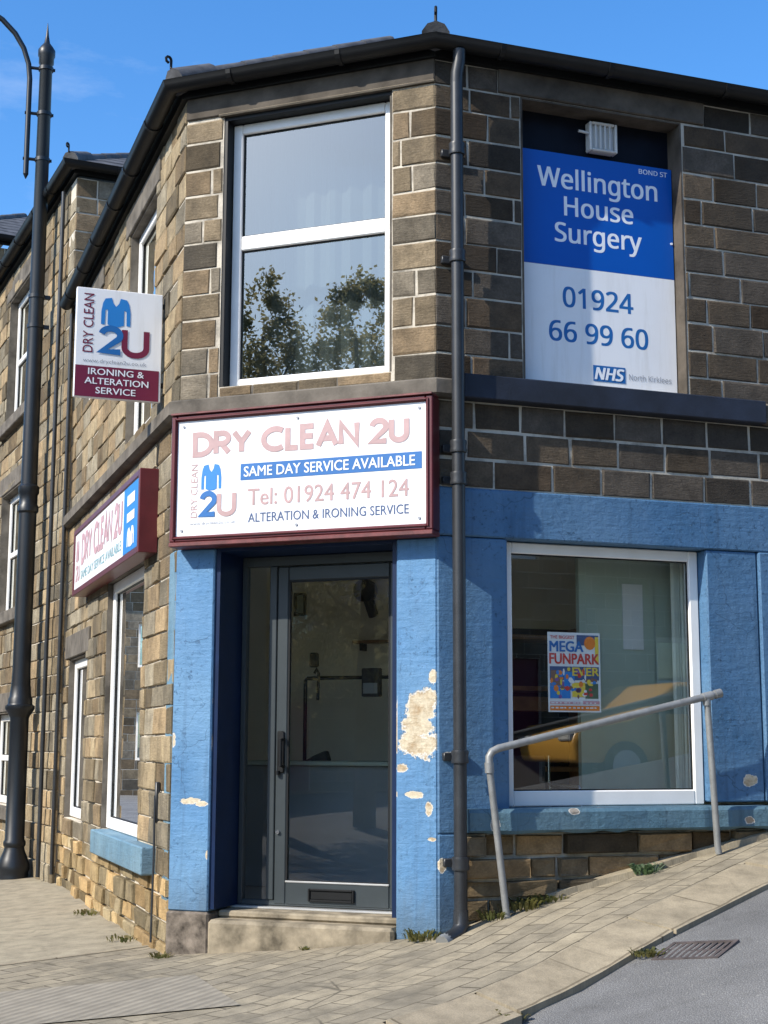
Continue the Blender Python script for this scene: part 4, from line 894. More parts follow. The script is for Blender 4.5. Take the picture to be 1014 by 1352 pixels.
GLYPH = {"0":[384,[191,-7,142,1,102,22,72,59,50,108,37,169,33,240,35,290,40,334,49,373,61,407,78,435,99,458,125,474,156,484,191,487,241,480,281,458,312,422,334,373,347,313,351,240,349,191,344,147,335,108,322,74,305,45,284,23,258,6,227,-3,191,44,224,49,249,65,268,92,281,130,289,180,291,240,289,300,281,349,268,388,249,415,224,431,191,437,159,431,133,415,115,388,102,349,95,300,92,240,95,180,102,131,115,93,133,65,159,49],[14,16,15,13,16,14,13,17,16,12,17,13,12,18,17,11,42,12,42,18,12,11,43,42,41,18,42,10,43,11,40,18,41,10,44,43,40,19,18,39,19,40,10,45,44,9,45,10,9,46,45,38,19,39,8,46,9,38,20,19,8,47,46,37,20,38,7,47,8,37,21,20,7,48,47,36,21,37,6,48,7,5,48,6,5,49,48,35,21,36,35,22,21,35,23,22,5,50,49,34,23,35,4,50,5,34,24,23,4,51,50,33,24,34,3,51,4,33,25,24,3,52,51,32,25,33,32,26,25,3,53,52,31,26,32,2,53,3,2,30,53,30,26,31,30,27,26,2,27,30,2,28,27,1,28,2,1,29,28,0,29,1]],"1":[384,[181,0,181,335,181,353,181,369,181,381,182,393,183,405,183,418,176,411,170,405,164,400,158,394,150,388,142,381,91,339,60,379,189,480,238,480,238,0],[15,17,16,15,7,17,7,18,17,15,8,7,6,18,7,15,9,8,5,18,6,15,10,9,15,11,10,15,12,11,4,18,5,15,13,12,3,18,4,15,14,13,2,18,3,1,18,2,0,18,1]],"2":[384,[32,0,32,49,158,176,181,199,201,221,219,240,234,259,247,278,257,296,264,315,268,334,269,355,267,380,259,400,246,415,229,427,208,434,185,436,162,435,142,430,123,424,105,415,87,403,69,390,38,430,57,445,79,458,102,470,128,479,155,484,185,486,226,482,262,471,291,452,312,427,325,396,330,359,328,334,323,311,314,288,303,267,288,245,271,224,252,202,230,179,207,155,107,56,107,54,349,54,349,0],[29,31,30,28,31,29,28,32,31,27,32,28,27,33,32,26,33,27,25,33,26,25,17,33,17,34,33,24,17,25,24,18,17,16,34,17,24,19,18,15,34,16,24,20,19,23,22,24,22,21,24,21,20,24,15,35,34,14,35,15,13,35,14,12,35,13,12,36,35,11,36,12,11,37,36,10,37,11,9,37,10,9,38,37,8,38,9,8,39,38,7,39,8,7,40,39,6,40,7,6,41,40,5,41,6,5,42,41,4,42,5,4,43,42,3,43,4,3,44,43,2,44,3,2,45,44,1,45,2,1,46,45,1,47,46,1,48,47,1,49,48,0,49,1]],"4":[384,[244,0,244,109,14,109,14,159,240,482,301,482,301,162,371,162,371,109,301,109,301,0,72,162,244,162,244,313,244,335,244,355,245,372,246,388,246,404,247,419,244,419,241,410,236,401,231,392,226,382,221,374,216,367],[3,20,4,20,5,4,20,19,5,19,6,5,3,21,20,18,6,19,3,22,21,17,6,18,3,23,22,3,24,23,16,6,17,3,25,24,3,26,25,15,6,16,3,11,26,14,6,15,13,6,14,12,6,13,3,12,11,3,6,12,3,7,6,3,8,7,2,8,3,1,8,2,0,9,1,9,8,1,0,10,9]],"6":[384,[200,-7,171,-4,143,3,118,16,95,34,75,57,59,86,47,120,39,160,37,205,38,239,41,273,46,307,54,339,65,369,79,397,97,423,119,444,146,462,177,475,214,484,257,486,266,486,277,486,288,485,298,484,308,482,316,480,316,430,307,432,298,434,288,436,278,437,268,438,258,438,229,436,203,431,181,422,162,411,145,397,132,380,121,361,113,341,106,318,101,295,98,270,96,244,100,244,112,259,126,272,143,284,163,293,187,298,214,300,253,296,286,283,314,262,336,233,348,197,353,154,348,108,334,69,311,36,281,12,244,-2,199,43,226,46,249,55,268,70,283,92,291,120,294,154,292,183,284,207,271,227,253,242,230,251,201,254,181,252,163,248,146,241,132,231,120,220,110,208,103,194,98,180,97,166,98,147,102,128,108,108,117,91,128,75,142,61,159,51,178,45],[20,22,21,20,23,22,20,24,23,20,25,24,20,26,25,19,26,20,19,27,26,19,28,27,18,30,19,30,29,19,29,28,19,17,33,18,33,32,18,32,31,18,31,30,18,16,35,17,35,34,17,34,33,17,16,36,35,16,37,36,15,37,16,15,38,37,15,39,38,14,39,15,14,40,39,14,41,40,13,41,14,13,42,41,13,43,42,12,43,13,12,44,43,11,44,12,52,54,53,51,54,52,51,55,54,11,45,44,50,55,51,49,55,50,49,56,55,10,45,11,48,56,49,10,46,45,48,77,56,77,76,56,76,57,56,47,78,48,78,77,48,47,79,78,75,57,76,47,80,79,10,47,46,10,80,47,74,57,75,10,81,80,9,81,10,74,58,57,9,82,81,73,58,74,9,83,82,9,84,83,72,58,73,8,84,9,72,59,58,8,85,84,71,59,72,8,86,85,8,87,86,7,87,8,70,59,71,70,60,59,7,88,87,7,89,88,6,89,7,69,60,70,6,90,89,69,61,60,68,61,69,6,91,90,5,91,6,5,92,91,67,61,68,67,62,61,5,93,92,4,93,5,66,62,67,4,94,93,65,62,66,4,65,94,4,62,65,4,63,62,3,63,4,2,63,3,2,64,63,1,64,2,1,0,64]],"9":[384,[129,-7,120,-7,109,-6,98,-5,87,-4,77,-2,69,0,69,50,87,46,106,43,128,42,157,43,183,49,205,57,224,69,240,83,254,99,265,118,274,138,280,161,285,185,288,209,289,235,285,235,274,221,260,207,243,196,222,187,199,181,171,179,133,184,99,196,72,217,50,246,38,282,34,324,36,356,42,385,53,411,67,433,85,452,106,467,130,478,157,484,187,486,216,484,244,476,269,463,292,445,312,422,328,393,340,359,347,320,349,275,348,240,345,206,340,173,332,141,322,110,307,82,289,57,267,35,240,17,208,4,171,-4,184,226,205,227,223,231,240,239,254,248,266,259,276,272,284,286,288,299,289,314,288,333,284,352,278,371,269,388,258,404,244,418,227,428,208,434,187,437,161,433,138,424,119,409,104,387,95,359,92,325,95,296,102,272,115,252,132,237,155,229],[43,45,44,42,45,43,42,46,45,41,46,42,41,47,46,40,47,41,40,48,47,39,48,40,39,83,48,83,82,48,82,49,48,39,84,83,81,49,82,39,85,84,38,85,39,80,49,81,38,86,85,80,50,49,79,50,80,37,86,38,37,87,86,78,50,79,78,51,50,77,51,78,37,88,87,36,88,37,76,51,77,36,89,88,76,52,51,35,89,36,75,52,76,74,52,75,35,90,89,34,90,35,74,53,52,73,53,74,72,53,73,34,91,90,71,53,72,33,91,34,71,54,53,33,92,91,70,54,71,69,54,70,33,93,92,68,54,69,32,93,33,68,22,54,22,55,54,67,23,68,23,22,68,32,94,93,67,24,23,21,55,22,66,24,67,32,65,94,65,24,66,32,24,65,32,25,24,31,25,32,20,55,21,31,26,25,20,56,55,30,26,31,30,27,26,30,28,27,19,56,20,29,28,30,19,57,56,18,57,19,18,58,57,17,58,18,16,58,17,16,59,58,15,59,16,14,59,15,14,60,59,13,60,14,12,60,13,12,61,60,6,8,7,11,61,12,6,9,8,10,61,11,6,10,9,6,61,10,6,62,61,6,63,62,6,64,63,5,64,6,4,64,5,3,64,4,3,0,64,2,0,3,1,0,2]],"B":[437,[65,0,65,480,202,480,257,477,303,468,338,453,364,431,379,400,384,361,382,334,374,311,361,290,343,274,320,262,293,255,293,251,312,247,331,241,348,234,363,224,376,212,386,197,394,180,399,160,400,136,395,96,380,63,356,36,322,16,282,4,234,0,126,275,214,275,251,278,279,284,299,295,312,310,319,330,322,354,319,378,309,397,294,411,272,420,242,426,205,428,126,428,126,51,222,51,261,54,290,62,311,76,325,94,333,116,336,141,333,165,324,185,310,202,288,215,257,222,218,225,126,225],[0,45,1,45,2,1,45,3,2,45,4,3,45,5,4,45,6,5,45,44,6,44,43,6,43,7,6,0,31,45,42,7,43,41,7,42,40,7,41,40,8,7,39,8,40,38,8,39,38,9,8,37,9,38,37,10,9,36,10,37,36,11,10,35,11,36,34,11,35,34,12,11,33,12,34,32,12,33,0,60,31,60,32,31,60,12,32,60,13,12,60,14,13,60,15,14,60,16,15,60,17,16,60,18,17,60,59,18,59,19,18,0,46,60,58,19,59,58,20,19,57,20,58,56,20,57,56,21,20,55,21,56,55,22,21,54,22,55,54,23,22,53,23,54,53,24,23,52,24,53,52,25,24,51,25,52,51,26,25,50,26,51,49,26,50,49,27,26,48,27,49,47,27,48,0,47,46,0,27,47,0,28,27,0,29,28,0,30,29]],"D":[490,[65,0,65,480,213,480,259,477,301,468,338,453,371,432,398,406,420,374,436,336,446,293,449,244,442,170,420,109,383,61,333,27,272,7,199,0,126,52,191,52,299,73,364,136,385,242,380,301,364,348,338,383,302,408,258,423,204,428,126,428],[0,29,1,29,2,1,29,3,2,29,4,3,29,5,4,29,6,5,29,28,6,28,27,6,27,7,6,0,18,29,26,7,27,25,7,26,25,8,7,24,8,25,24,9,8,23,9,24,23,10,9,22,10,23,22,11,10,22,12,11,21,12,22,21,13,12,20,13,21,20,14,13,19,14,20,19,15,14,0,19,18,0,15,19,0,16,15,0,17,16]],"H":[498,[65,0,65,480,126,480,126,277,371,277,371,480,432,480,432,0,371,0,371,224,126,224,126,0],[0,2,1,0,3,2,4,6,5,4,7,6,0,10,3,10,4,3,10,9,4,9,7,4,0,11,10,8,7,9]],"K":[416,[65,0,65,480,126,480,126,243,139,258,153,274,167,289,181,304,194,319,208,334,338,480,408,480,218,271,416,0,345,0,175,229,126,186,126,0],[0,2,1,0,3,2,9,11,10,9,12,11,8,12,9,7,12,8,6,12,7,5,12,6,4,12,5,4,15,12,15,13,12,3,15,4,0,16,3,16,15,3,14,13,15,0,17,16]],"N":[510,[65,0,65,480,135,480,391,83,394,83,393,91,393,102,392,115,391,130,391,145,390,162,389,178,389,194,389,209,389,480,445,480,445,0,375,0,118,398,116,398,117,381,118,362,119,340,120,316,121,292,121,268,121,0],[0,19,1,19,2,1,19,18,2,18,3,2,13,15,14,13,16,15,0,20,19,17,3,18,0,21,20,0,22,21,0,23,22,0,24,23,0,25,24,0,26,25,12,16,13,11,16,12,10,16,11,9,16,10,8,16,9,7,16,8,6,16,7,5,16,6,4,16,5,17,4,3,17,16,4]],"O":[525,[263,-7,216,-3,174,7,139,24,109,48,84,76,65,111,52,150,44,193,41,241,44,288,52,331,65,370,84,404,109,433,139,456,174,473,216,483,263,487,309,484,349,473,384,456,414,433,439,405,458,370,472,331,481,288,484,240,481,193,472,150,458,110,439,76,414,47,384,24,349,7,308,-3,263,46,312,51,352,69,382,98,403,137,416,184,420,240,416,297,403,344,382,382,352,411,313,428,263,434,214,428,174,411,143,382,122,344,109,297,105,240,109,184,122,137,143,98,173,69,213,51],[17,19,18,17,20,19,16,20,17,16,21,20,15,21,16,15,22,21,14,48,15,48,22,15,14,49,48,47,22,48,47,23,22,13,49,14,46,23,47,13,50,49,45,23,46,13,51,50,45,24,23,12,51,13,12,52,51,44,24,45,44,25,24,11,52,12,11,53,52,43,25,44,43,26,25,10,53,11,42,26,43,10,54,53,9,54,10,42,27,26,8,54,9,8,55,54,41,27,42,41,28,27,7,55,8,41,29,28,7,56,55,40,29,41,6,56,7,40,30,29,6,57,56,39,30,40,5,57,6,39,31,30,5,58,57,38,31,39,4,58,5,38,32,31,4,59,58,37,32,38,4,36,59,36,32,37,3,36,4,36,33,32,3,33,36,2,33,3,2,34,33,1,34,2,1,35,34,0,35,1]],"S":[369,[166,-7,140,-6,115,-4,91,-1,70,4,51,9,34,16,34,74,52,67,72,60,94,54,119,50,143,47,169,46,201,48,228,55,249,66,265,82,274,101,277,123,276,138,272,151,267,163,258,173,247,183,232,192,214,202,191,212,164,222,126,238,96,256,72,276,54,300,44,329,40,364,42,388,49,410,60,429,74,446,92,460,114,471,138,480,165,485,193,486,219,485,243,483,266,479,287,473,307,467,326,459,307,408,290,414,272,420,253,426,233,430,213,432,192,433,165,431,142,425,124,414,112,400,104,383,101,363,103,348,106,335,111,323,120,313,131,303,144,294,161,285,182,276,206,267,233,256,257,245,278,233,296,221,310,207,322,191,330,173,335,152,337,128,332,89,317,56,291,29,256,9,215,-3],[42,44,43,42,45,44,41,45,42,41,46,45,40,46,41,40,47,46,40,48,47,39,48,40,39,49,48,38,49,39,38,55,49,55,54,49,54,53,49,53,52,49,52,51,49,51,50,49,37,56,38,56,55,38,37,57,56,37,58,57,36,58,37,36,59,58,36,60,59,35,60,36,35,61,60,34,61,35,34,62,61,33,62,34,33,63,62,33,64,63,33,65,64,32,65,33,32,66,65,32,67,66,32,68,67,31,68,32,31,69,68,31,70,69,31,71,70,30,71,31,30,72,71,30,73,72,29,73,30,29,74,73,28,74,29,28,75,74,27,75,28,27,76,75,26,76,27,26,77,76,25,77,26,24,77,25,24,78,77,23,78,24,22,78,23,22,79,78,21,79,22,21,80,79,20,80,21,19,80,20,19,81,80,18,81,19,17,81,18,17,82,81,16,82,17,6,8,7,6,9,8,15,82,16,6,10,9,15,83,82,14,83,15,6,11,10,6,12,11,13,83,14,6,13,12,6,83,13,6,84,83,5,84,6,4,84,5,4,85,84,3,85,4,2,85,3,2,0,85,1,0,2]],"T":[373,[156,0,156,426,7,426,7,480,366,480,366,426,217,426,217,0],[2,4,3,2,5,4,1,5,2,0,6,1,6,5,1,0,7,6]],"W":[625,[135,0,8,480,71,480,146,187,151,166,155,146,160,127,163,108,166,90,169,73,171,91,175,110,179,130,183,150,188,170,194,190,279,480,341,480,429,188,435,167,440,147,445,127,449,107,453,89,455,73,458,90,461,108,465,127,469,146,474,167,479,187,553,480,616,480,488,0,427,0,334,314,330,327,327,340,323,353,320,366,317,377,314,388,312,397,311,404,310,409,309,401,306,389,303,372,298,352,293,333,287,312,196,0],[0,2,1,0,3,2,15,17,16,15,44,17,44,18,17,30,32,31,30,33,32,15,45,44,43,18,44,42,18,43,15,46,45,41,18,42,15,47,46,40,18,41,39,18,40,15,48,47,38,18,39,37,18,38,15,49,48,36,18,37,15,50,49,35,18,36,34,18,35,15,51,50,14,51,15,34,19,18,29,33,30,0,4,3,13,51,14,34,20,19,28,33,29,0,5,4,12,51,13,34,21,20,0,6,5,27,33,28,11,51,12,0,7,6,34,22,21,26,33,27,10,51,11,0,8,7,25,33,26,34,23,22,9,51,10,0,9,8,24,33,25,34,24,23,0,51,9,34,33,24]],"e":[379,[210,-7,177,-4,147,3,120,14,96,30,75,51,59,76,47,106,39,140,37,177,39,215,46,249,57,279,72,305,90,326,112,344,138,357,166,364,196,367,226,364,252,358,276,347,296,331,313,312,327,290,337,264,343,235,345,204,345,169,98,169,102,131,113,100,129,76,152,58,180,47,213,44,235,44,255,46,274,50,292,55,310,61,328,69,328,17,310,9,292,4,274,-1,255,-4,234,-6,99,216,283,216,280,244,273,269,262,290,245,306,223,315,195,318,169,315,147,306,129,291,114,271,105,245],[17,19,18,17,20,19,16,20,17,16,21,20,15,21,16,15,22,21,14,22,15,14,23,22,13,55,14,55,23,14,13,56,55,54,23,55,13,57,56,53,23,54,53,24,23,13,58,57,52,24,53,12,58,13,12,59,58,51,24,52,51,25,24,11,59,12,11,60,59,50,25,51,50,26,25,10,60,11,10,48,60,49,26,50,49,27,26,10,49,48,10,27,49,9,27,10,9,28,27,8,29,9,29,28,9,8,30,29,7,30,8,7,31,30,6,31,7,6,32,31,5,32,6,5,33,32,40,42,41,39,42,40,5,34,33,38,42,39,4,34,5,37,42,38,4,35,34,36,42,37,35,42,36,4,42,35,3,42,4,3,43,42,2,43,3,2,44,43,2,45,44,1,45,2,1,46,45,1,47,46,0,47,1]],"g":[413,[195,-161,145,-159,102,-151,65,-138,65,-84,103,-100,148,-109,198,-112,227,-109,251,-100,271,-85,286,-65,295,-40,298,-11,298,3,298,10,298,17,298,27,299,36,299,43,300,48,297,48,268,17,231,-1,185,-7,142,-1,106,15,76,42,54,79,41,125,37,179,41,233,54,278,76,316,106,344,142,361,185,367,208,365,229,361,249,353,267,343,283,329,298,312,301,312,309,360,356,360,356,-6,352,-53,338,-92,317,-122,286,-144,245,-157,194,42,227,45,253,55,273,71,287,94,295,126,298,165,298,179,295,224,287,259,273,285,252,303,226,313,193,317,165,313,142,301,123,281,109,254,101,220,98,179,101,138,109,104,123,77,141,57,165,46],[35,37,36,35,38,37,34,38,35,34,39,38,43,45,44,43,46,45,34,40,39,33,40,34,33,41,40,33,65,41,65,42,41,33,66,65,64,42,65,32,66,33,63,42,64,32,67,66,63,43,42,63,62,43,62,61,43,61,46,43,32,68,67,32,69,68,31,69,32,60,46,61,31,70,69,30,70,31,59,46,60,30,71,70,29,71,30,58,46,59,29,72,71,57,46,58,29,73,72,56,46,57,28,73,29,28,74,73,55,20,56,20,46,56,27,74,28,27,75,74,54,20,55,27,76,75,53,21,54,21,20,54,53,22,21,19,46,20,27,52,76,52,22,53,18,46,19,26,52,27,26,22,52,17,46,18,16,46,17,26,23,22,15,46,16,25,23,26,14,46,15,13,46,14,25,24,23,13,47,46,12,47,13,11,47,12,11,48,47,10,48,11,3,5,4,9,48,10,9,49,48,3,6,5,8,49,9,3,7,6,7,49,8,3,49,7,3,50,49,2,50,3,2,51,50,1,51,2,1,0,51]],"h":[415,[57,0,57,510,116,510,116,361,116,343,115,326,113,310,117,310,130,327,146,341,164,352,185,360,206,364,229,366,269,363,302,352,328,335,346,310,357,276,361,234,361,0,302,0,302,230,293,278,266,307,222,317,186,313,158,302,139,283,126,257,119,225,116,186,116,0],[0,2,1,0,3,2,12,14,13,11,14,12,11,15,14,0,4,3,10,15,11,10,16,15,9,16,10,0,5,4,8,16,9,8,17,16,7,25,8,25,17,8,0,6,5,7,26,25,24,17,25,7,27,26,0,7,6,0,29,7,29,28,7,28,27,7,24,18,17,23,18,24,22,18,23,22,19,18,0,30,29,22,20,19,21,20,22,0,31,30,0,32,31]],"i":[173,[57,0,57,360,116,360,116,0,87,420,78,421,70,424,62,429,57,436,54,446,52,457,54,469,57,479,62,486,70,491,78,494,87,495,96,494,104,491,111,486,117,479,120,469,122,457,120,446,117,436,111,429,104,424,96,421],[15,17,16,14,17,15,14,18,17,13,18,14,13,19,18,12,19,13,12,20,19,11,20,12,11,21,20,10,21,11,10,22,21,9,22,10,9,23,22,8,23,9,8,24,23,7,24,8,7,25,24,6,25,7,6,26,25,5,26,6,5,27,26,4,27,5,0,2,1,0,3,2]],"k":[359,[57,0,57,510,116,510,116,244,115,236,115,226,115,216,114,204,114,194,113,185,116,185,119,189,123,195,128,201,133,208,138,214,144,221,149,228,154,234,158,238,273,360,343,360,197,206,353,0,281,0,156,168,116,132,116,0],[0,2,1,0,3,2,19,21,20,19,22,21,0,4,3,18,22,19,0,5,4,17,22,18,16,22,17,0,6,5,15,22,16,0,7,6,14,22,15,13,22,14,13,23,22,0,8,7,12,25,13,25,23,13,11,25,12,0,9,8,10,25,11,0,10,9,0,26,10,26,25,10,24,23,25,0,27,26]],"l":[173,[57,0,57,510,116,510,116,0],[0,2,1,0,3,2]],"n":[415,[57,0,57,360,105,360,113,311,117,311,130,328,146,342,165,353,186,361,208,365,230,367,270,363,302,353,328,335,346,310,357,277,361,234,361,0,302,0,302,230,293,278,266,307,222,317,186,313,158,302,139,283,126,258,119,226,116,187,116,0],[9,11,10,8,11,9,8,12,11,7,12,8,0,2,1,0,3,2,6,12,7,6,13,12,5,13,6,5,14,13,4,22,5,22,14,5,4,23,22,21,14,22,4,24,23,0,4,3,0,26,4,26,25,4,25,24,4,21,15,14,20,15,21,19,15,20,19,16,15,0,27,26,19,17,16,18,17,19,0,28,27,0,29,28]],"o":[406,[202,-7,172,-4,143,3,117,15,94,32,75,53,58,79,46,109,39,143,37,181,42,236,57,282,82,318,116,345,156,361,204,367,236,364,264,357,290,345,314,328,333,307,349,282,361,252,368,218,370,181,365,126,350,79,325,42,291,15,250,-1,203,42,237,46,263,59,283,80,298,107,306,141,309,181,306,220,298,253,283,281,263,301,236,313,203,317,169,313,143,301,123,281,109,253,101,220,98,181,101,141,109,107,123,80,143,59,170,46],[14,16,15,14,17,16,13,17,14,13,18,17,12,18,13,12,19,18,12,42,19,42,20,19,11,43,12,43,42,12,41,20,42,11,44,43,40,20,41,40,21,20,11,45,44,39,21,40,39,22,21,10,45,11,10,46,45,38,22,39,10,47,46,37,22,38,37,23,22,9,47,10,36,23,37,9,48,47,36,24,23,8,48,9,8,49,48,35,24,36,35,25,24,7,49,8,7,50,49,34,25,35,34,26,25,6,50,7,6,51,50,33,26,34,6,52,51,32,26,33,32,27,26,5,52,6,5,53,52,31,27,32,4,53,5,4,30,53,30,27,31,4,27,30,4,28,27,3,28,4,2,28,3,2,29,28,1,29,2,1,0,29]],"r":[277,[57,0,57,360,105,360,112,294,115,294,128,313,143,330,160,345,179,357,201,364,225,367,232,367,239,366,247,366,254,365,261,364,267,363,260,308,254,310,248,311,241,312,234,312,227,313,221,313,203,311,186,306,169,298,154,286,141,272,131,256,123,236,118,215,116,192,116,0],[9,11,10,9,12,11,9,13,12,9,14,13,9,15,14,8,15,9,8,16,15,8,17,16,0,2,1,0,3,2,7,17,8,6,18,7,18,17,7,5,23,6,23,22,6,22,21,6,21,20,6,20,19,6,19,18,6,4,24,5,24,23,5,4,25,24,4,26,25,4,27,26,0,4,3,0,30,4,30,29,4,29,28,4,28,27,4,0,31,30,0,32,31,0,33,32]],"s":[322,[148,-7,124,-6,102,-4,83,-1,66,4,50,9,35,16,35,70,50,63,68,56,87,50,107,45,128,42,149,41,176,43,198,47,214,55,225,66,232,79,234,94,234,103,231,111,227,118,221,125,212,133,200,140,186,147,168,155,146,164,124,173,104,182,86,191,71,200,58,211,48,223,40,237,36,253,34,271,38,299,51,323,72,342,99,356,132,364,169,367,191,366,211,364,231,360,249,355,267,350,284,343,264,296,248,301,233,307,216,312,200,315,183,318,165,318,143,317,124,313,110,307,99,298,93,287,91,275,92,265,95,257,99,249,107,243,116,236,129,229,144,222,162,215,183,206,205,198,225,189,242,180,257,170,269,159,279,147,286,133,290,118,291,99,287,67,274,41,253,20,224,5,189,-4],[42,44,43,42,45,44,41,45,42,41,46,45,41,47,46,40,47,41,40,48,47,40,49,48,40,54,49,54,53,49,53,52,49,52,51,49,51,50,49,39,56,40,56,55,40,55,54,40,38,57,39,57,56,39,38,58,57,38,59,58,38,60,59,37,60,38,37,61,60,37,62,61,37,63,62,36,63,37,36,64,63,36,65,64,35,65,36,35,66,65,35,67,66,34,67,35,34,68,67,34,69,68,33,69,34,33,70,69,33,71,70,32,71,33,32,72,71,31,72,32,31,73,72,30,73,31,30,74,73,29,74,30,29,75,74,28,75,29,28,76,75,27,76,28,27,77,76,26,77,27,25,77,26,25,78,77,24,78,25,24,79,78,23,79,24,22,79,23,21,79,22,21,80,79,20,80,21,19,80,20,19,81,80,18,81,19,17,81,18,6,8,7,17,82,81,16,82,17,6,9,8,6,10,9,15,82,16,6,11,10,14,82,15,6,12,11,13,82,14,6,13,12,6,82,13,6,83,82,6,84,83,5,84,6,4,84,5,4,85,84,3,85,4,2,85,3,2,0,85,1,0,2]],"t":[242,[167,-7,149,-6,132,-2,115,3,100,11,87,22,77,37,68,55,63,78,62,105,62,314,11,314,11,343,62,366,86,443,121,443,121,360,225,360,225,314,121,314,121,106,123,86,128,70,137,57,148,49,162,43,177,42,186,42,196,43,205,44,214,46,221,47,228,49,228,4,221,1,212,-1,201,-4,189,-5,178,-6],[13,15,14,13,16,15,12,16,13,12,17,16,12,18,17,11,18,12,10,18,11,9,19,10,19,18,10,9,20,19,9,21,20,8,21,9,8,22,21,7,22,8,7,23,22,7,24,23,6,24,7,31,33,32,6,25,24,30,33,31,29,33,30,28,33,29,6,26,25,27,33,28,26,33,27,6,33,26,5,33,6,4,33,5,3,33,4,3,34,33,2,34,3,2,35,34,2,36,35,1,36,2,1,37,36,1,38,37,0,38,1]],"u":[415,[184,-7,144,-3,111,7,86,25,68,49,57,83,53,124,53,360,113,360,113,128,122,81,148,52,193,42,229,46,256,57,276,76,289,102,296,134,299,173,299,360,358,360,358,0,310,0,301,48,298,48,285,31,269,17,250,6,229,-1,207,-5],[6,8,7,6,9,8,18,20,19,18,21,20,17,21,18,16,21,17,6,10,9,5,10,6,15,21,16,4,10,5,4,11,10,14,23,15,23,21,15,13,24,14,24,23,14,4,12,11,3,12,4,13,25,24,22,21,23,12,25,13,3,25,12,3,26,25,2,26,3,2,27,26,1,27,2,1,28,27,1,29,28,0,29,1]],"y":[343,[56,-161,46,-161,37,-160,28,-160,21,-158,14,-157,7,-156,7,-109,13,-110,19,-111,25,-111,32,-112,40,-113,47,-113,66,-111,83,-105,97,-95,108,-82,118,-67,127,-49,146,-1,1,360,64,360,142,155,148,137,154,120,160,104,165,88,169,72,172,57,175,57,178,69,182,84,187,101,193,119,199,137,206,156,279,360,343,360,187,-50,174,-81,157,-108,139,-131,116,-148,89,-158],[20,22,21,20,23,22,36,38,37,36,39,38,35,39,36,20,24,23,20,25,24,34,39,35,20,26,25,33,39,34,20,27,26,32,39,33,20,28,27,31,39,32,20,29,28,30,39,31,20,30,29,20,39,30,19,39,20,18,39,19,18,40,39,17,40,18,17,41,40,16,41,17,15,41,16,14,41,15,14,42,41,6,8,7,6,9,8,6,10,9,13,42,14,6,11,10,6,12,11,6,13,12,6,42,13,6,43,42,6,44,43,5,44,6,4,44,5,4,0,44,3,0,4,2,0,3,1,0,2]]," ":[175,[],[]]}
def sans(mb, fr, txt, x0, x1, y0, cap, k=.002, shear=0, bold=.024):
    tot, pos = 0, []
    for c in txt: pos.append(tot); tot += GLYPH[c][0]
    xs = [pos[i] + x for i, c in enumerate(txt) for x in GLYPH[c][1][0::2]]
    a_, b_ = min(xs), max(xs); sx = (x1 - x0) / (b_ - a_); sy = cap / 480.0
    for i, c in enumerate(txt):
        co, ix = GLYPH[c][1], GLYPH[c][2]
        for w_, (ox, oy) in enumerate(((-bold, -bold * .5), (bold, -bold * .5), (-bold, bold * .5), (bold, bold * .5)) if bold else ((0, 0),)):      # emboldened by overprinting
            V = [mb.bm.verts.new(fr.p(x0 + (pos[i] + co[j] - a_) * sx + co[j + 1] * sy * shear + ox * cap, y0 + co[j + 1] * sy + oy * cap, k + w_ * .00006 + (i % 2) * .00003)) for j in range(0, len(co), 2)]
            for t in range(0, len(ix), 3):
                try: f = mb.bm.faces.new([V[q] for q in ix[t:t + 3]])
                except ValueError: continue
                f.material_index = mb.mi; f.normal_update()
                if f.normal.dot(fr.n) < 0: f.normal_flip()
    return mb
def arc(cx, cy, rx, ry, a0, a1, n=14): return [(cx + rx * math.cos(R_(a0 + (a1 - a0) * i / n)), cy + ry * math.sin(R_(a0 + (a1 - a0) * i / n))) for i in range(n + 1)]
GL = {
    'D': (.72, [[(.25, 1)] + [(0, 1), (0, 0), (.25, 0)], arc(.22, .5, .5, .5, 90, -90)]),
    'R': (.58, [[(0, 0), (0, 1), (.27, 1)], arc(.27, .74, .27, .26, 90, -90) + [(0, .48)], [(.24, .48), (.56, 0)]]),
    'Y': (.66, [[(0, 1), (.33, .48)], [(.66, 1), (.33, .48), (.33, 0)]]),
    'C': (.82, [arc(.5, .5, .5, .5, 52, 308, 22)]),
    'L': (.42, [[(0, 1), (0, 0), (.42, 0)]]),
    'E': (.46, [[(.46, 1), (0, 1), (0, 0), (.46, 0)], [(0, .52), (.43, .52)]]),
    'A': (.74, [[(0, 0), (.37, 1), (.74, 0)], [(.14, .34), (.6, .34)]]),
    'N': (.64, [[(0, 0), (0, 1), (.64, 0), (.64, 1)]]),
    '2': (.58, [arc(.28, .71, .28, .29, 172, -38, 16) + [(0.02, 0), (.58, 0)]]),
    'U': (.60, [[(0, 1), (0, .3)] + arc(.3, .3, .3, .3, 180, 360, 12)[1:] + [(.6, 1)]]),
    ' ': (.22, []),
}
def ribbon(mb, fr, pts, w, k):
    P = [Vector((x, y)) for x, y in pts]; L_, R2 = [], []
    for i, p in enumerate(P):
        d0 = (P[i] - P[i - 1]).normalized() if i else (P[1] - P[0]).normalized()
        d1 = (P[i + 1] - P[i]).normalized() if i < len(P) - 1 else d0
        n0 = Vector((-d0.y, d0.x)); n1 = Vector((-d1.y, d1.x)); n = n0 + n1
        den = max(.35, 1 + n0.dot(n1)); n = n * (w / 2 / den)
        L_.append(mb.bm.verts.new(fr.p(*(p + n), k))); R2.append(mb.bm.verts.new(fr.p(*(p - n), k)))
    for i in range(len(P) - 1):
        f = mb.bm.faces.new((L_[i], R2[i], R2[i + 1], L_[i + 1])); f.material_index = mb.mi
        f.normal_update()
        if f.normal.dot(fr.n) < 0: f.normal_flip()
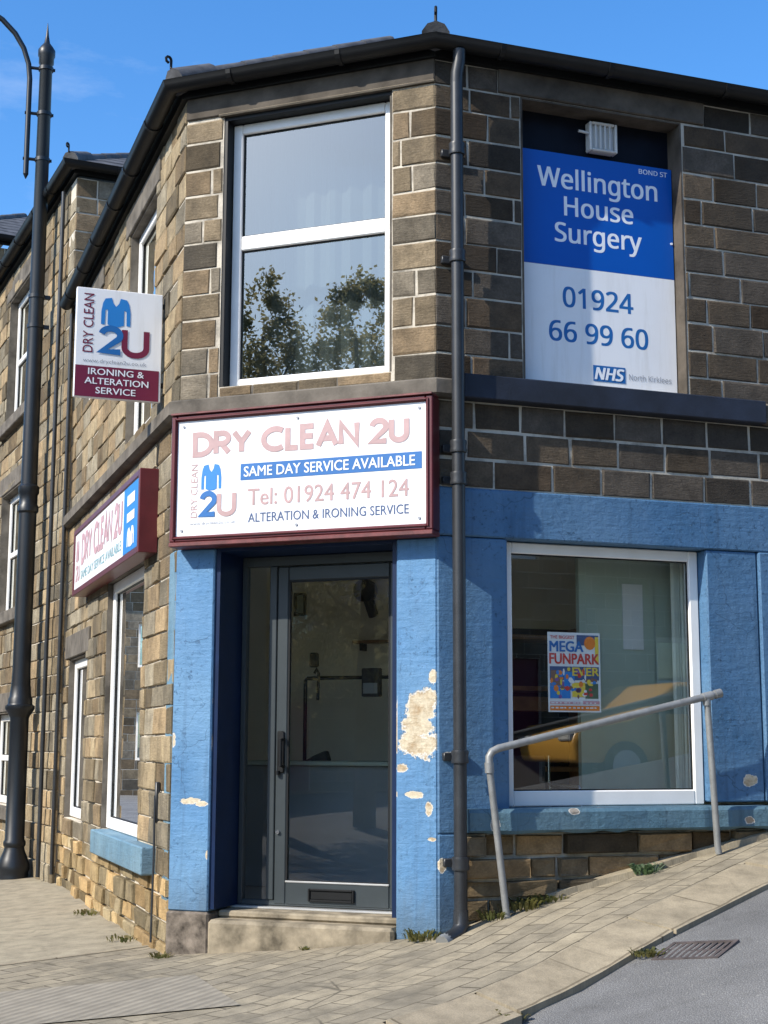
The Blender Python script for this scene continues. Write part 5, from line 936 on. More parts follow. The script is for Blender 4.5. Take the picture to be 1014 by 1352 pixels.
def strokes(mb, fr, txt, x0, x1, y0, h, sw, k=.002, gap=.2):
    tot = sum(GL[c][0] for c in txt) + gap * (len(txt) - 1)
    hh = h - sw; sx = (x1 - x0 - sw) / tot; x = x0 + sw / 2; i = 0
    for c in txt:
        w_, st = GL[c]
        for poly in st:
            ribbon(mb, fr, [(x + a_ * sx, y0 + sw / 2 + b_ * hh) for a_, b_ in poly], sw, k + .00025 * (i % 4)); i += 1
        x += (w_ + gap) * sx
def patch(mb, fr, pts, k):
    f = mb.bm.faces.new([mb.bm.verts.new(fr.p(x, y, k)) for x, y in pts]); f.material_index = mb.mi; f.normal_update()
    if f.normal.dot(fr.n) < 0: f.normal_flip()
def rect(mb, fr, x0, x1, y0, y1, k): patch(mb, fr, [(x0, y0), (x1, y0), (x1, y1), (x0, y1)], k)
def jacket(mb, fr, x0, x1, y0, y1, k=.002):
    q = lambda pts: [(x0 + (x1 - x0) * a_, y0 + (y1 - y0) * b_) for a_, b_ in pts]
    patch(mb, fr, q([(0, .05), (0, .5), (.05, .8), (.13, .96), (.35, 1), (.40, .82), (.5, .70), (.60, .82), (.65, 1), (.87, .96), (.95, .8), (1, .5), (1, .05), (.87, .05),
                     (.86, .56), (.78, .58), (.78, .06), (.62, 0), (.38, 0), (.22, .06), (.22, .58), (.14, .56), (.13, .05)]), k)
def screw(mb, fr, x, y, k): 
    mb.tube([fr.p(x, y, k - .002), fr.p(x, y, k + .003)], .008, 8)

# ---- big sign over the door
sg = empty('shop_sign', FF.p(-.79, 0, 2.09), 'long white dry cleaning sign with faded pink lettering in maroon frame, above the shop door', 'sign')
SO = .115
m = MB(); m.bar(FF, (-1.612, .022, 2.088, 2.842), (.038, .042, .034, .034), .005, SO + .012, .006)
m.bar(FF, (-1.592, .0, 2.104, 2.826), .012, SO + .012, SO + .022, .003)
build('frame', m, 'red', sg)
m = MB(); m.box(FF, -1.612, .022, .005, SO + .018, 2.060, 2.086, .004); m.box(FF, -1.612, .022, .02, SO + .026, 2.844, 2.856, .002); build('capping', m, 'red_dark', sg)
m = MB(); m.box(FF, -1.573, -.021, .02, SO, 2.123, 2.807); pn = build('panel', m, 'white', sg)
fr = frame_of(FF, SO)
m = MB(); strokes(m, fr, 'DRY CLEAN 2U', -1.475, -.118, 2.585, .152, .034); build('lettering', m, 'pink', pn)
m = MB(); rect(m, fr, -1.158, -.045, 2.432, 2.528, .002); build('banner', m, 'blueprint', pn)
m = MB(); text(m, fr, 'SAME DAY SERVICE AVAILABLE', -1.135, -.085, 2.452, .058, .004, .022); build('lettering', m, 'white_print', pn)
m = MB(); text(m, fr, 'Tel: 01924 474 124', -1.108, -.122, 2.283, .095, .002, .018); build('lettering', m, 'pink', pn)
m = MB(); text(m, fr, 'ALTERATION & IRONING SERVICE', -1.105, -.122, 2.184, .052, .002, .012); build('lettering', m, 'navyprint', pn)
m = MB(); jacket(m, fr, -1.412, -1.282, 2.385, 2.54); build('emblem', m, 'skyblue', pn)
m = MB(); strokes(m, fr, '2', -1.42, -1.305, 2.228, .155, .032, .004); build('lettering', m, 'blueprint', pn)
m = MB(); strokes(m, fr, 'U', -1.308, -1.182, 2.226, .15, .028, .003); build('lettering', m, 'pink', pn)
m = MB(); text(m, fr, 'DRY CLEAN', 2.228, 2.545, -1.437, .042, .002, .0, vert=True); build('lettering', m, 'pink', pn)
m = MB(); text(m, fr, 'www.dryclean2u.co.uk', -1.482, -1.185, 2.185, .017, .002, .0); build('lettering', m, 'greyprint', pn)
for x in (-1.535, -.80, -.06):
    for y in (2.155, 2.775): m = MB(); screw(m, fr, x, y, .003); build('screw', m, 'greyprint', pn)

# ---- sign on the left front
sl = empty('shop_sign', FL.p(2.1, 0, 2.1), 'maroon boxed dry cleaning sign with blue end panel above the side street window', 'sign')
m = MB(); LU0, LU1, LZ0, LZ1, LO = .59, 3.62, 2.115, 2.655, .115
m.bar(FL, (LU0, LU1, LZ0, LZ1), (.05, .05, .045, .045), .0, LO + .01, .005); build('frame', m, 'red', sl)
m = MB(); m.box(FL, LU0 + .045, LU1 - .045, .01, LO, LZ0 + .04, LZ1 - .04); pn = build('panel', m, 'white', sl)
fr = frame_of(FL, LO); fr.o = FL.p(LU1, LO, LZ0); ww, hh = LU1 - LU0, LZ1 - LZ0
m = MB(); rect(m, fr, ww - .62, ww - .06, .05, hh - .05, .002); build('banner', m, 'skyblue', pn)
m = MB(); rect(m, fr, ww - .48, ww - .2, .36, .43, .004); rect(m, fr, ww - .48, ww - .2, .25, .31, .004); jacket(m, fr, ww - .46, ww - .2, .08, .21, .004); build('emblem', m, 'white_print', pn)
m = MB(); strokes(m, fr, 'DRY CLEAN 2U', .42, ww - .68, .21, .25, .05); build('lettering', m, 'palepink', pn)
m = MB(); text(m, fr, 'SAME DAY SERVICE AVAILABLE', .42, ww - .70, .1, .065, .002, .01); build('lettering', m, 'teal', pn)
m = MB(); strokes(m, fr, '2U', .12, .36, .1, .14, .03); jacket(m, fr, .13, .28, .26, .44); build('emblem', m, 'palepink', pn)

# ---- sign hanging out from the left front
HU = .5
hg = empty('hanging_sign', FL.p(HU, 0, 3.06), 'square projecting sign with blue jacket emblem and maroon lower band, high on the left corner', 'sign')
fr = Frame(FL.p(HU, .57, 3.064), -FL.n, zz, -FL.d)
HW, HH = .545, .708
m = MB(); m.hull8([fr.p(0, 0, -.04), fr.p(HW, 0, -.04), fr.p(HW, 0, 0), fr.p(0, 0, 0), fr.p(0, HH, -.04), fr.p(HW, HH, -.04), fr.p(HW, HH, 0), fr.p(0, HH, 0)], .004)
pn = build('panel', m, 'white', hg)
m = MB(); rect(m, fr, .004, HW - .014, .004, .203, .002); build('banner', m, 'maroon', pn)
m = MB(); text(m, fr, 'IRONING &', .085, .435, .148, .04, .004, .02); build('lettering', m, 'white_print', pn)
m = MB(); text(m, fr, 'ALTERATION', .065, .465, .088, .04, .004, .02); build('lettering', m, 'white_print', pn)
m = MB(); text(m, fr, 'SERVICE', .135, .385, .028, .04, .004, .02); build('lettering', m, 'white_print', pn)
m = MB(); text(m, fr, 'DRY CLEAN', .29, .67, .108, .062, .002, .008, vert=True); build('lettering', m, 'maroon', pn)
m = MB(); jacket(m, fr, .155, .34, .468, .655); build('emblem', m, 'skyblue', pn)
m = MB(); strokes(m, fr, '2', .142, .302, .284, .19, .04, .004); build('lettering', m, 'blueprint', pn)
m = MB(); strokes(m, fr, 'U', .288, .465, .272, .2, .038, .003); build('lettering', m, 'maroon', pn)
m = MB(); text(m, fr, 'www.dryclean2u.co.uk', .05, .45, .226, .024, .002); build('lettering', m, 'greyprint', pn)
m = MB()
for y in (.1, .62): m.hull8([fr.p(HW - .02, y, -.03), fr.p(.575, y, -.03), fr.p(.575, y, -.01), fr.p(HW - .02, y, -.01), fr.p(HW - .02, y + .03, -.03), fr.p(.575, y + .03, -.03), fr.p(.575, y + .03, -.01), fr.p(HW - .02, y + .03, -.01)])
build('bracket', m, 'black', hg)

# ---- surgery sign in the blocked window opening
sr = empty('surgery_sign', FR.p(1.08, -.1, 3.0), 'tall blue and white surgery sign filling the upper opening on the right front', 'sign')
m = MB(); m.box(FR, .56, 1.618, -.145, -.10, 3.005, 3.75); pw = build('panel', m, 'white', sr)
m = MB(); m.box(FR, .56, 1.618, -.145, -.10, 3.752, 4.462); pb = build('panel', m, 'nhs', sr)
fr = frame_of(FR, -.10)
for tx, x0, x1, y0, cp, bo, mt_, pr in (('Wellington', .70, 1.512, 4.243, .122, .022, 'white_print', pb), ('House', .875, 1.34, 4.074, .118, .022, 'white_print', pb), ('Surgery', .81, 1.395, 3.906, .118, .022, 'white_print', pb),
        ('BOND ST', 1.39, 1.588, 4.408, .03, .01, 'white_print', pb), ('01924', .856, 1.325, 3.504, .122, .024, 'blueprint', pw), ('66 99 60', .762, 1.422, 3.29, .122, .024, 'blueprint', pw)):
    m = MB(); sans(m, fr, tx, x0, x1, y0, cp, .0006, 0, .016 if cp < .05 else .026); build('lettering', m, mt_, pr)
m = MB(); rect(m, fr, 1.047, 1.263, 3.064, 3.162, .002); build('emblem', m, 'blueprint', pw)
m = MB(); sans(m, fr, 'NHS', 1.058, 1.238, 3.078, .07, .004, .22, .06)
build('lettering', m, 'white_print', pw)
m = MB(); sans(m, fr, 'North Kirklees', 1.287, 1.577, 3.09, .036, .002, 0, 0); build('lettering', m, 'greyprint', pw)
m = MB(); screw(m, fr, 1.605, 3.98, .003); screw(m, fr, .575, 3.98, .003); build('screw', m, 'white_print', pb)

fl = empty('floodlight', FR.p(1.13, -.1, 4.6), 'small white framed floodlight with vertical bars above the surgery sign', 'light')
m = MB(); m.bar(FR, (1.045, 1.235, 4.505, 4.693), .016, -.14, -.075, .006); m.box(FR, 1.058, 1.214, -.145, -.10, 4.523, 4.675)
build('casing', m, 'upvc_grey', fl)
m = MB()
for k in range(4): m.box(FR, 1.083 + k * .032, 1.093 + k * .032, -.092, -.08, 4.523, 4.675)
build('grille', m, 'upvc_grey', fl)
m = MB(); m.tube([FR.p(1.045, -.1, 4.62), FR.p(.98, -.1, 4.625)], .008, 8); build('arm', m, 'upvc_grey', fl)

# ================================================================== STREET FURNITURE
LB = Vector((-5.55, 4.15, -.29))
lp = empty('street_lamp', LB, 'tall black cast iron street lamp with curved arm on the left pavement', 'street lamp')
m = MB(); m.lathe(LB + Vector((0, 0, .29)), [(.138, -.32), (.138, -.28), (.135, -.25), (.148, -.22), (.145, -.18), (.125, -.12), (.096, -.05), (.09, -.02), (.102, .0), (.102, .03), (.089, .05), (.086, 1.16), (.094, 1.18), (.128, 1.235), (.136, 1.25), (.136, 1.275), (.118, 1.285), (.112, 1.30), (.112, 1.34), (.1, 1.36), (.092, 1.46)], 28)
build('base', m, 'lampmetal', lp)
m = MB(); m.lathe(LB + Vector((0, 0, .29)), [(.09, 1.455), (.084, 1.6), (.082, 3.1), (.098, 3.12), (.098, 3.17), (.086, 3.19), (.086, 3.28), (.098, 3.3), (.098, 3.36), (.078, 3.38), (.074, 4.5), (.062, 7.66), (.075, 7.68), (.075, 7.74), (.085, 7.76), (.085, 7.82), (.06, 7.86), (.03, 7.9), (.016, 7.98), (.002, 8.12)], 22)
po = build('pole', m, 'lampmetal', lp)
ad = Vector((-.80, -.60, 0)).normalized()
X = LB + Vector((0, 0, .29))
m = MB()
path = [X + ad * .155 + zz * z for z in (6.50, 6.7, 7.1, 7.5)]
path += [X + ad * (.155 + .75 * (1 - math.cos(R_(t)))) + zz * (7.5 + .75 * math.sin(R_(t))) for t in (12, 25, 38, 52, 66, 80, 95, 110)]
m.tube(path, .027, 12)
m.tube([path[0], path[0] - zz * .05], [.027, .004], 12)
arm = build('arm', m, 'lampmetal', lp)
for z in (7.62, 7.14, 6.66):
    m = MB(); m.tube([X - ad * .09 + zz * z, X + ad * .19 + zz * z], .016, 10)
    m.lathe(X + zz * z, [(.066, -.02), (.075, -.018), (.075, .018), (.066, .02)], 18)
    build('bracket', m, 'lampmetal', lp)
q = path[-1]
m = MB(); m.lathe(q - zz * .25, [(.03, .25), (.05, .2), (.2, .1), (.24, 0), (.22, -.02)], 20); la = build('lantern', m, 'lampmetal', lp)
m = MB(); m.lathe(q - zz * .25, [(.21, -.021), (.2, -.12), (.12, -.22), (.02, -.26)], 20); build('glass', m, 'lampglass', la)
for z in (5.25, 4.95):
    m = MB(); m.lathe(X + zz * z, [(.072, -.02), (.082, -.018), (.082, .018), (.072, .02)], 18); m.box(Face(X, -ad, ad.cross(zz)), .06, .13, -.015, .015, z - .02, z + .02, .003)
    build('clamp', m, 'lampmetal', po)

hr = empty('handrail', FR.p(.3, .12, .05), 'grey galvanised handrail climbing the slope in front of the right shop window', 'handrail')
HO = .14
def RP(u, z, o=HO): return FR.p(u, o, z)
m = MB(); p0 = [(.245, .80), (.245, .86), (.262, .888), (.30, .905)]
rail_pts = [RP(*q) for q in p0] + [RP(1.70, 1.222)]
m.tube(rail_pts, .021, 14); hrail = build('rail', m, 'steel', hr)
m = MB(); m.tube([RP(.345, .0), RP(.335, .06), RP(.245, .81)], .019, 14); build('post', m, 'steel', hr)
m = MB(); m.tube([RP(1.655, .32), RP(1.648, .36), RP(1.608, 1.195)], .019, 14); build('post', m, 'steel', hr)
m = MB(); m.tube([RP(.247, .775), RP(.244, .83)], .025, 14); build('clamp', m, 'steel', hrail)
m = MB(); m.tube([RP(1.606, 1.15), RP(1.604, 1.195)], .024, 14); m.tube([RP(1.58, 1.194), RP(1.64, 1.207)], .026, 14); m.tube([RP(1.66, 1.2125), RP(1.70, 1.222)], .026, 14)
build('clamp', m, 'steel', hrail)

# drain
dq = [gp(.366, 1.61, -.04), gp(.516, 1.911, -.04), gp(.712, 1.785, -.04), gp(.561, 1.477, -.04)]
dg_ = empty('drain_grate', sum(dq, Vector()) / 4, 'rusty iron drain grate set in the road beside the kerb', 'drain')
ax = (dq[1] - dq[0]); ay = (dq[3] - dq[0]); nrm = ax.cross(ay).normalized()
if nrm.z < 0: nrm = -nrm
def DP(x, y, k): return dq[0] + ax * x + ay * y + nrm * k
def dbox(m, x0, x1, y0, y1, k0, k1): m.hull8([DP(x0, y0, k0), DP(x1, y0, k0), DP(x1, y1, k0), DP(x0, y1, k0), DP(x0, y0, k1), DP(x1, y0, k1), DP(x1, y1, k1), DP(x0, y1, k1)])
m = MB(); dbox(m, 0, 1, 0, .08, -.05, .012); dbox(m, 0, 1, .92, 1, -.05, .012); dbox(m, 0, .06, .08, .92, -.05, .012); dbox(m, .94, 1, .08, .92, -.05, .012); build('frame', m, 'drain', dg_)
m = MB(); dbox(m, .06, .94, .08, .92, -.05, -.006); g1 = build('backing', m, 'dark', dg_)
m = MB()
for k in range(9): dbox(m, .09 + k * .095, .135 + k * .095, .09, .91, -.02, .01)
dbox(m, .07, .93, .47, .53, -.02, .009)
build('grille', m, 'drain', dg_)

# poster on the glass
pf = frame_of(FR, -.118)
po_ = empty('poster', FR.p(.89, -.12, 1.1), 'colourful funfair poster stuck inside the right shop window', 'poster')
def prect(m, x0, x1, y0, y1, k): rect(m, pf, .73 + .335 * x0, .73 + .335 * x1, 1.11 + .455 * y0, 1.11 + .455 * y1, k)
m = MB(); m.box(FR, .73, 1.065, -.1225, -.1195, 1.11, 1.565); sheet = build('sheet', m, 'paper', po_)
PK = .0
m = MB(); prect(m, .03, .97, .40, .57, .0002); prect(m, .55, .97, .84, .97, .0002); build('print', m, 'navyprint', sheet)
m = MB(); prect(m, .03, .42, .17, .36, .0003); prect(m, .3, .5, .36, .5, .0006); build('print', m, 'skyblue', sheet)
m = MB(); prect(m, .45, .7, .19, .37, .0008); prect(m, .9, .97, .62, .95, .0008); build('print', m, 'yellow', sheet)
m = MB(); prect(m, .05, .27, .33, .52, .0008); prect(m, .7, .93, .38, .42, .0008); build('print', m, 'brownprint', sheet)
m = MB(); prect(m, .70, .95, .17, .36, .0003); build('print', m, 'sage', sheet)
m = MB(); prect(m, .03, .97, .02, .08, .0004); m.mi = 0; patch(m, pf, [(.73 + .335 * (.80 + .11 * math.cos(t * .5236)), 1.11 + .455 * (.87 + .085 * math.sin(t * .5236))) for t in range(12)], .001); build('print', m, 'orange', sheet)
m = MB(); prect(m, .03, .6, .10, .13, .0004); prect(m, .65, .97, .10, .14, .0004); build('print', m, 'pinkpaper', sheet)
rp = random.Random(5)
for mt_ in ('redpaper', 'skyblue', 'orange', 'purple', 'paper', 'brownprint', 'yellow'):
    m = MB()
    for k in range(7):
        x = rp.uniform(.03, .86); y = rp.uniform(.15, .52); a_ = rp.uniform(.03, .1); b_ = rp.uniform(.015, .05)
        patch(m, pf, [(.73 + .335 * (x + a_ * .5 + a_ * .6 * math.cos(t)), 1.11 + .455 * (y + b_ + b_ * math.sin(t))) for t in [rp.uniform(0, .4) + q * 1.05 for q in range(6)]], .0009 + .0001 * k)
    build('print', m, mt_, sheet)
m = MB()
for k in range(11): prect(m, .05 + k * .082, .05 + k * .082 + rp.uniform(.03, .065), .045, .062, .0007); prect(m, .05 + k * .082, .05 + k * .082 + rp.uniform(.03, .065), .108, .122, .0008)
build('print', m, 'paper', sheet)
m = MB(); text(m, pf, 'MEGA', .742, .955, 1.455, .058, .0012, .06); build('lettering', m, 'blueprint', sheet)
m = MB(); text(m, pf, 'FUNPARK', .740, 1.055, 1.385, .058, .0012, .05); build('lettering', m, 'redpaper', sheet)
m = MB(); text(m, pf, 'EVER', .885, 1.055, 1.318, .046, .0012, .05); build('lettering', m, 'yellow', sheet)
m = MB(); text(m, pf, 'THE BIGGEST', .745, .90, 1.528, .018, .0012, .03); build('lettering', m, 'redpaper', sheet)

# ================================================================== INSIDE THE SHOP
ct = empty('counter', FF.p(-.7, -1.5, 0), 'grey fronted shop counter behind the door', 'counter')
m = MB(); m.box(FF, -1.95, -.30, -1.9, -1.35, .0, .785, .004); build('front', m, 'inner_grey', ct)
m = MB(); m.box(FF, -1.98, -.28, -1.93, -1.31, .788, .815, .004); build('top', m, 'inner_green', ct)
cr = empty('clothes_rail', FF.p(-1.2, -1.6, .815), 'black tubular clothes rail standing on the counter', 'clothes rail')
m = MB(); m.tube([FF.p(-1.495, -1.6, .816), FF.p(-1.495, -1.6, 1.355), FF.p(-1.48, -1.6, 1.37), FF.p(-.86, -1.6, 1.37)], .013, 10); build('rail', m, 'black', cr)
m = MB(); m.tube([FF.p(-.85, -1.6, .816), FF.p(-.85, -1.6, 1.37)], .013, 10); build('upright', m, 'black', cr)
hn = empty('coat_hanger', FF.p(-1.4, -1.58, 1.25), 'coat hanger hooked over the black clothes rail', 'hanger')
m = MB(); m.tube([FF.p(-1.385, -1.56, 1.22), FF.p(-1.38, -1.56, 1.40), FF.p(-1.395, -1.56, 1.43), FF.p(-1.41, -1.56, 1.4)], .011, 8); build('hook', m, 'black', hn)
m = MB(); m.box(FF, -1.44, -1.38, -1.57, -1.53, 1.44, 1.54, .01); build('clip', m, 'dark', hn)
kb = empty('notice_box', FF.p(-1.0, -1.6, 1.24), 'dark notice box at the right end of the clothes rail', 'box')
m = MB(); m.box(FF, -1.06, -.93, -1.59, -1.54, 1.24, 1.43, .006); build('casing', m, 'dark', kb)
m = MB(); m.box(FF, -1.045, -.945, -1.539, -1.535, 1.26, 1.33); build('screen', m, 'inner_grey', kb)
ph = MB(); ph.hull8([FF.p(-1.42, -1.5, .8155), FF.p(-1.25, -1.5, .8155), FF.p(-1.25, -1.42, .8155), FF.p(-1.42, -1.42, .8155), FF.p(-1.36, -1.49, .85), FF.p(-1.27, -1.49, .885), FF.p(-1.27, -1.43, .885), FF.p(-1.36, -1.43, .85)], .008)
o = build('telephone', ph, 'dark', loc=FF.p(-1.33, -1.46, .8155)); tag(o, 'dark telephone lying on the counter behind the door', 'telephone')
sp = empty('wall_fan', FF.p(-1.43, -2.6, 2.0), 'dark fan fixed high on the cream wall behind the door', 'fan')
m = MB()
for k in range(3): m.tube([FF.p(-1.43, -2.58 + .03 * k, 2.06), FF.p(-1.43, -2.56 + .03 * k, 2.06)], .085, 18)
build('cage', m, 'dark', sp)
m = MB(); m.tube([FF.p(-1.43, -2.6, 2.0), FF.p(-1.41, -2.66, 1.88)], .04, 10); build('stem', m, 'dark', sp)
ntc = empty('wall_notice', FF.p(-2.03, -2.69, 1.92), 'small dark framed notice on the cream wall behind the door', 'notice')
m = MB(); m.bar(FF, (-2.08, -1.98, 1.90, 2.08), .02, -2.699, -2.68); build('frame', m, 'dark', ntc)
m = MB(); m.box(FF, -2.06, -2.0, -2.699, -2.69, 1.92, 2.06); build('sheet', m, 'inner_green', ntc)
ws = empty('wall_shelf', FF.p(-1.4, -2.6, 1.68), 'thin dark shelf on the cream wall behind the clothes rail', 'shelf')
m = MB(); m.box(FF, -1.55, -1.1, -2.699, -2.58, 1.675, 1.695); build('board', m, 'wood', ws)
m = MB(); m.box(FF, -1.5, -1.48, -2.699, -2.60, 1.62, 1.674); build('bracket', m, 'dark', ws)
def chair(u, o, label):
    c = empty('chair', FR.p(u, o, 0), label, 'chair', 'chairs behind the right shop window')
    m = MB(); m.box(FR, u - .21, u + .21, o - .22, o + .2, .43, .48, .015); build('seat', m, 'fabric', c)
    m = MB(); m.box(FR, u - .2, u + .2, o - .25, o - .22, .56, .86, .012); build('backrest', m, 'fabric', c)
    for s_ in (-1, 1):
        x = u + s_ * .225
        m = MB(); m.tube([FR.p(x, o + .2, 0), FR.p(x, o + .2, .64), FR.p(x, o + .17, .68), FR.p(x, o - .2, .68), FR.p(x, o - .235, .70), FR.p(x, o - .235, .86)], .011, 10); build('leg', m, 'chrome', c)
        m = MB(); m.tube([FR.p(x, o - .22, 0), FR.p(x, o - .22, .68)], .011, 10); build('leg', m, 'chrome', c)
chair(.86, -.62, 'dark chair with chrome tube arms at lower left inside the right window')
sh = empty('shelf_unit', FR.p(1.25, -1.6, 0), 'brown wooden shelf unit deep inside the right shop window', 'shelf')
for u_ in (.95, 1.68):
    m = MB(); m.box(FR, u_, u_ + .02, -1.75, -1.4, 0, 1.72); build('side_panel', m, 'wood', sh)
for z in (.3, .75, 1.15, 1.28, 1.62):
    m = MB(); m.box(FR, .971, 1.679, -1.75, -1.4, z, z + (.03 if z != 1.15 else .09)); build('shelf', m, 'wood', sh)
m = MB(); m.box(FR, .95, 1.70, -1.77, -1.752, 0, 1.72); build('back_panel', m, 'dark', sh)
cu = MB()
n = 26; pts = [FR.p(1.66 + .16 * k / n, -.30 + .018 * math.sin(k * 1.9), .6) for k in range(n + 1)]; pts2 = [FR.p(1.66 + .16 * k / n, -.315 + .018 * math.sin(k * 1.9), .6) for k in range(n + 1)]
cu.prism(pts + pts2[::-1], (0, 0, 1.48)); c = build('curtain', cu, 'curtain', loc=FR.p(1.74, -.31, .6)); tag(c, 'pale pleated curtain hanging at the right edge of the right shop window', 'curtain')
wn_ = MB(); wn_.box(FR, 1.40, 1.54, -.452, -.445, 1.5, 1.9); c = build('paper_notice', wn_, 'paper', loc=FR.p(1.47, -.45, 1.5)); tag(c, 'white paper notice on the green partition behind the right window', 'notice')
bl = MB()
for k in range(19): bl.box(FL, 1.03 + k * .08, 1.117 + k * .08, -.33 - .012 * (k % 2), -.318 - .012 * (k % 2), .36, 2.1)
o = build('vertical_blind', bl, 'inner_green', loc=FL.p(1.4, -.32, .36)); tag(o, 'grey green vertical blind hanging in the side street window', 'blind')
lb = empty('display_stand', FL.p(2.2, -.3, 0), 'stand with red and pink leaflets inside the side street window', 'stand')
m = MB(); m.box(FL, 2.15, 2.4, -.30, -.27, .0, 1.5, .004); build('board', m, 'paper', lb)
m = MB(); m.box(FL, 2.18, 2.37, -.268, -.262, 1.28, 1.36); m.box(FL, 2.18, 2.37, -.268, -.262, .8, .92); build('leaflet', m, 'redpaper', lb)
m = MB(); m.box(FL, 2.18, 2.37, -.268, -.262, 1.0, 1.2); build('leaflet', m, 'pinkpaper', lb)

nc = MB(); n = 40  # unseen grey sheet, added to brighten the dark parts of the upper pane
p1 = [FF.p(-1.5 + 1.4 * k / n, -.42 + .016 * math.sin(k * 1.7), 2.85) for k in range(n + 1)]; p2 = [FF.p(-1.5 + 1.4 * k / n, -.435 + .016 * math.sin(k * 1.7), 2.85) for k in range(n + 1)]
nc.prism(p1 + p2[::-1], (0, 0, 1.95)); o = build('curtain', nc, 'lift_sheet', loc=FF.p(-.8, -.43, 2.85)); tag(o, 'unseen grey sheet added behind the large upper window to lift its dark tones', 'curtain')
# ================================================================== WEEDS
def weed(loc, n, h, spread, mt, label, seed, wide=.006):
    r = random.Random(seed); m = MB()
    for i in range(n):
        a_ = r.uniform(0, 6.283); d = spread * math.sqrt(r.random()); b = Vector(loc) + Vector((math.cos(a_) * d, math.sin(a_) * d, -.004))
        hh_ = h * r.uniform(.35, 1); ln = Vector((math.cos(a_), math.sin(a_), 0)) * hh_ * r.uniform(.1, .9); sd = Vector((-math.sin(a_), math.cos(a_), 0)) * wide * r.uniform(.6, 1.6)
        p = [b, b + ln * .35 + zz * hh_ * .55, b + ln * .8 + zz * hh_ * .85, b + ln * 1.2 + zz * hh_ * .8]
        wds = [.35, 1.0, .8, .05]
        for k in range(3):
            m.face([p[k] - sd * wds[k], p[k] + sd * wds[k], p[k + 1] + sd * wds[k + 1], p[k + 1] - sd * wds[k + 1]])
    o = build('weed', m, mt, loc=loc); tag(o, label, 'weed', 'weeds along the pavement')
    return o
def fp(u, off): 
    p = FF.p(u, off, 0); s_, t_ = uv_st(p); return gp(s_, t_)
weed(fp(-.07, .05), 104, 0.075, .10, 'leaf', 'green weed tuft under the peeling right pilaster', 1)
weed(fp(-.75, .05), 22, .03, .025, 'leaf', 'tiny weed in the crack at the foot of the doorstep', 2)
weed(gp(.30, .05), 88, 0.075, .09, 'dry', 'dry weed clump just right of the downpipe foot', 3)
weed(gp(.46, .06), 128, 0.083, .11, 'leaf', 'leafy weed clump between the front rail post and the wall', 4)
weed(gp(.63, .05), 72, 0.053, .10, 'dry', 'yellowing weeds where the concrete fillet starts', 5)
weed(gp(1.22, .06), 88, 0.075, .075, 'sage', 'pale grey green weed under the middle of the right window sill', 6, .010)
weed(gp(2.15, .04), 48, 0.068, .08, 'leaf', 'weed at the wall foot beyond the back rail post', 7)
weed(gp(.40, 1.52, -.03), 96, 0.038, .08, 'leaf', 'grass tuft in the gutter next to the drain grate', 8)
weed(gp(-.40, 1.80, -.03), 72, 0.038, .06, 'dry', 'grass tuft in the gap between two kerb stones', 9)
weed(gp(-.50, 1.98, -.07), 96, 0.045, .07, 'leaf', 'grass tuft on the road at the foot of the low kerb stone', 10)
weed(fp(-1.62, .08), 56, 0.034, .06, 'dry', 'dry weeds at the left corner below the dark plinth', 11)
weed(FL.p(2.4, .10, GZ(-1.26, -3) - .02), 56, 0.045, .1, 'dry', 'dry weeds at the foot of the side street wall', 12)
weed(FL.p(.9, .08, GZ(-1.26, -2) - .02), 56, 0.038, .12, 'dry', 'sparse weeds under the blue side street sill', 13)

# ================================================================== ACROSS THE STREET (trees and car seen in the panes, houses added to block sky light)
def tree(loc, h, cr_, label, seed):
    r = random.Random(seed); t = empty('tree', loc, label, 'tree', 'trees across the street'); L0 = Vector(loc)
    m = MB(); m.tube([L0, L0 + zz * h * .25, L0 + Vector((.1, .05, h * .5)), L0 + Vector((.0, .1, h * .85))], [.2, .15, .1, .03], 10)
    for k in range(9):
        a_ = k * 2.4; z = h * (.3 + .05 * k); ln = cr_ * (.85 - .05 * k)
        m.tube([L0 + zz * z, L0 + Vector((math.cos(a_) * ln * .5, math.sin(a_) * ln * .5, z + .4)), L0 + Vector((math.cos(a_) * ln, math.sin(a_) * ln, z + .9))], [.06, .04, .015], 6)
    build('trunk', m, 'bark', t)
    m = MB(); cl = []
    for k in range(120):
        a_ = r.uniform(0, 6.283); f = r.random(); z = h * (.25 + .72 * f); rad = cr_ * (1 - .8 * f ** 3) * math.sqrt(r.random())
        cl.append((Vector((math.cos(a_) * rad, math.sin(a_) * rad, z)), r.uniform(.24, .5) * (1 - .5 * f)))
    for c_, rr_ in cl:
        for i in range(125):
            v = Vector((r.gauss(0, .5), r.gauss(0, .5), r.gauss(0, .55))) * rr_; s_ = r.uniform(.03, .065)
            a1 = Vector((r.gauss(0, 1), r.gauss(0, 1), r.gauss(0, 1))).normalized(); b1 = a1.orthogonal().normalized()
            p = L0 + c_ + v
            m.face([p - a1 * s_, p + b1 * s_ * .5, p + a1 * s_, p - b1 * s_ * .5])
    build('crown', m, 'tree_leaf', t)
def tp(x, y):
    s_, t_ = uv_st(Vector((x, y, 0))); return gp(s_, t_, -.05)
tree(tp(-8.4, -15.0), 10.1, 1.25, 'slim leafy tree reflected left in the window over the door', 51)
tree(tp(-6.75, -15.3), 9.85, 1.35, 'broad leafy tree reflected right in the window over the door', 52)

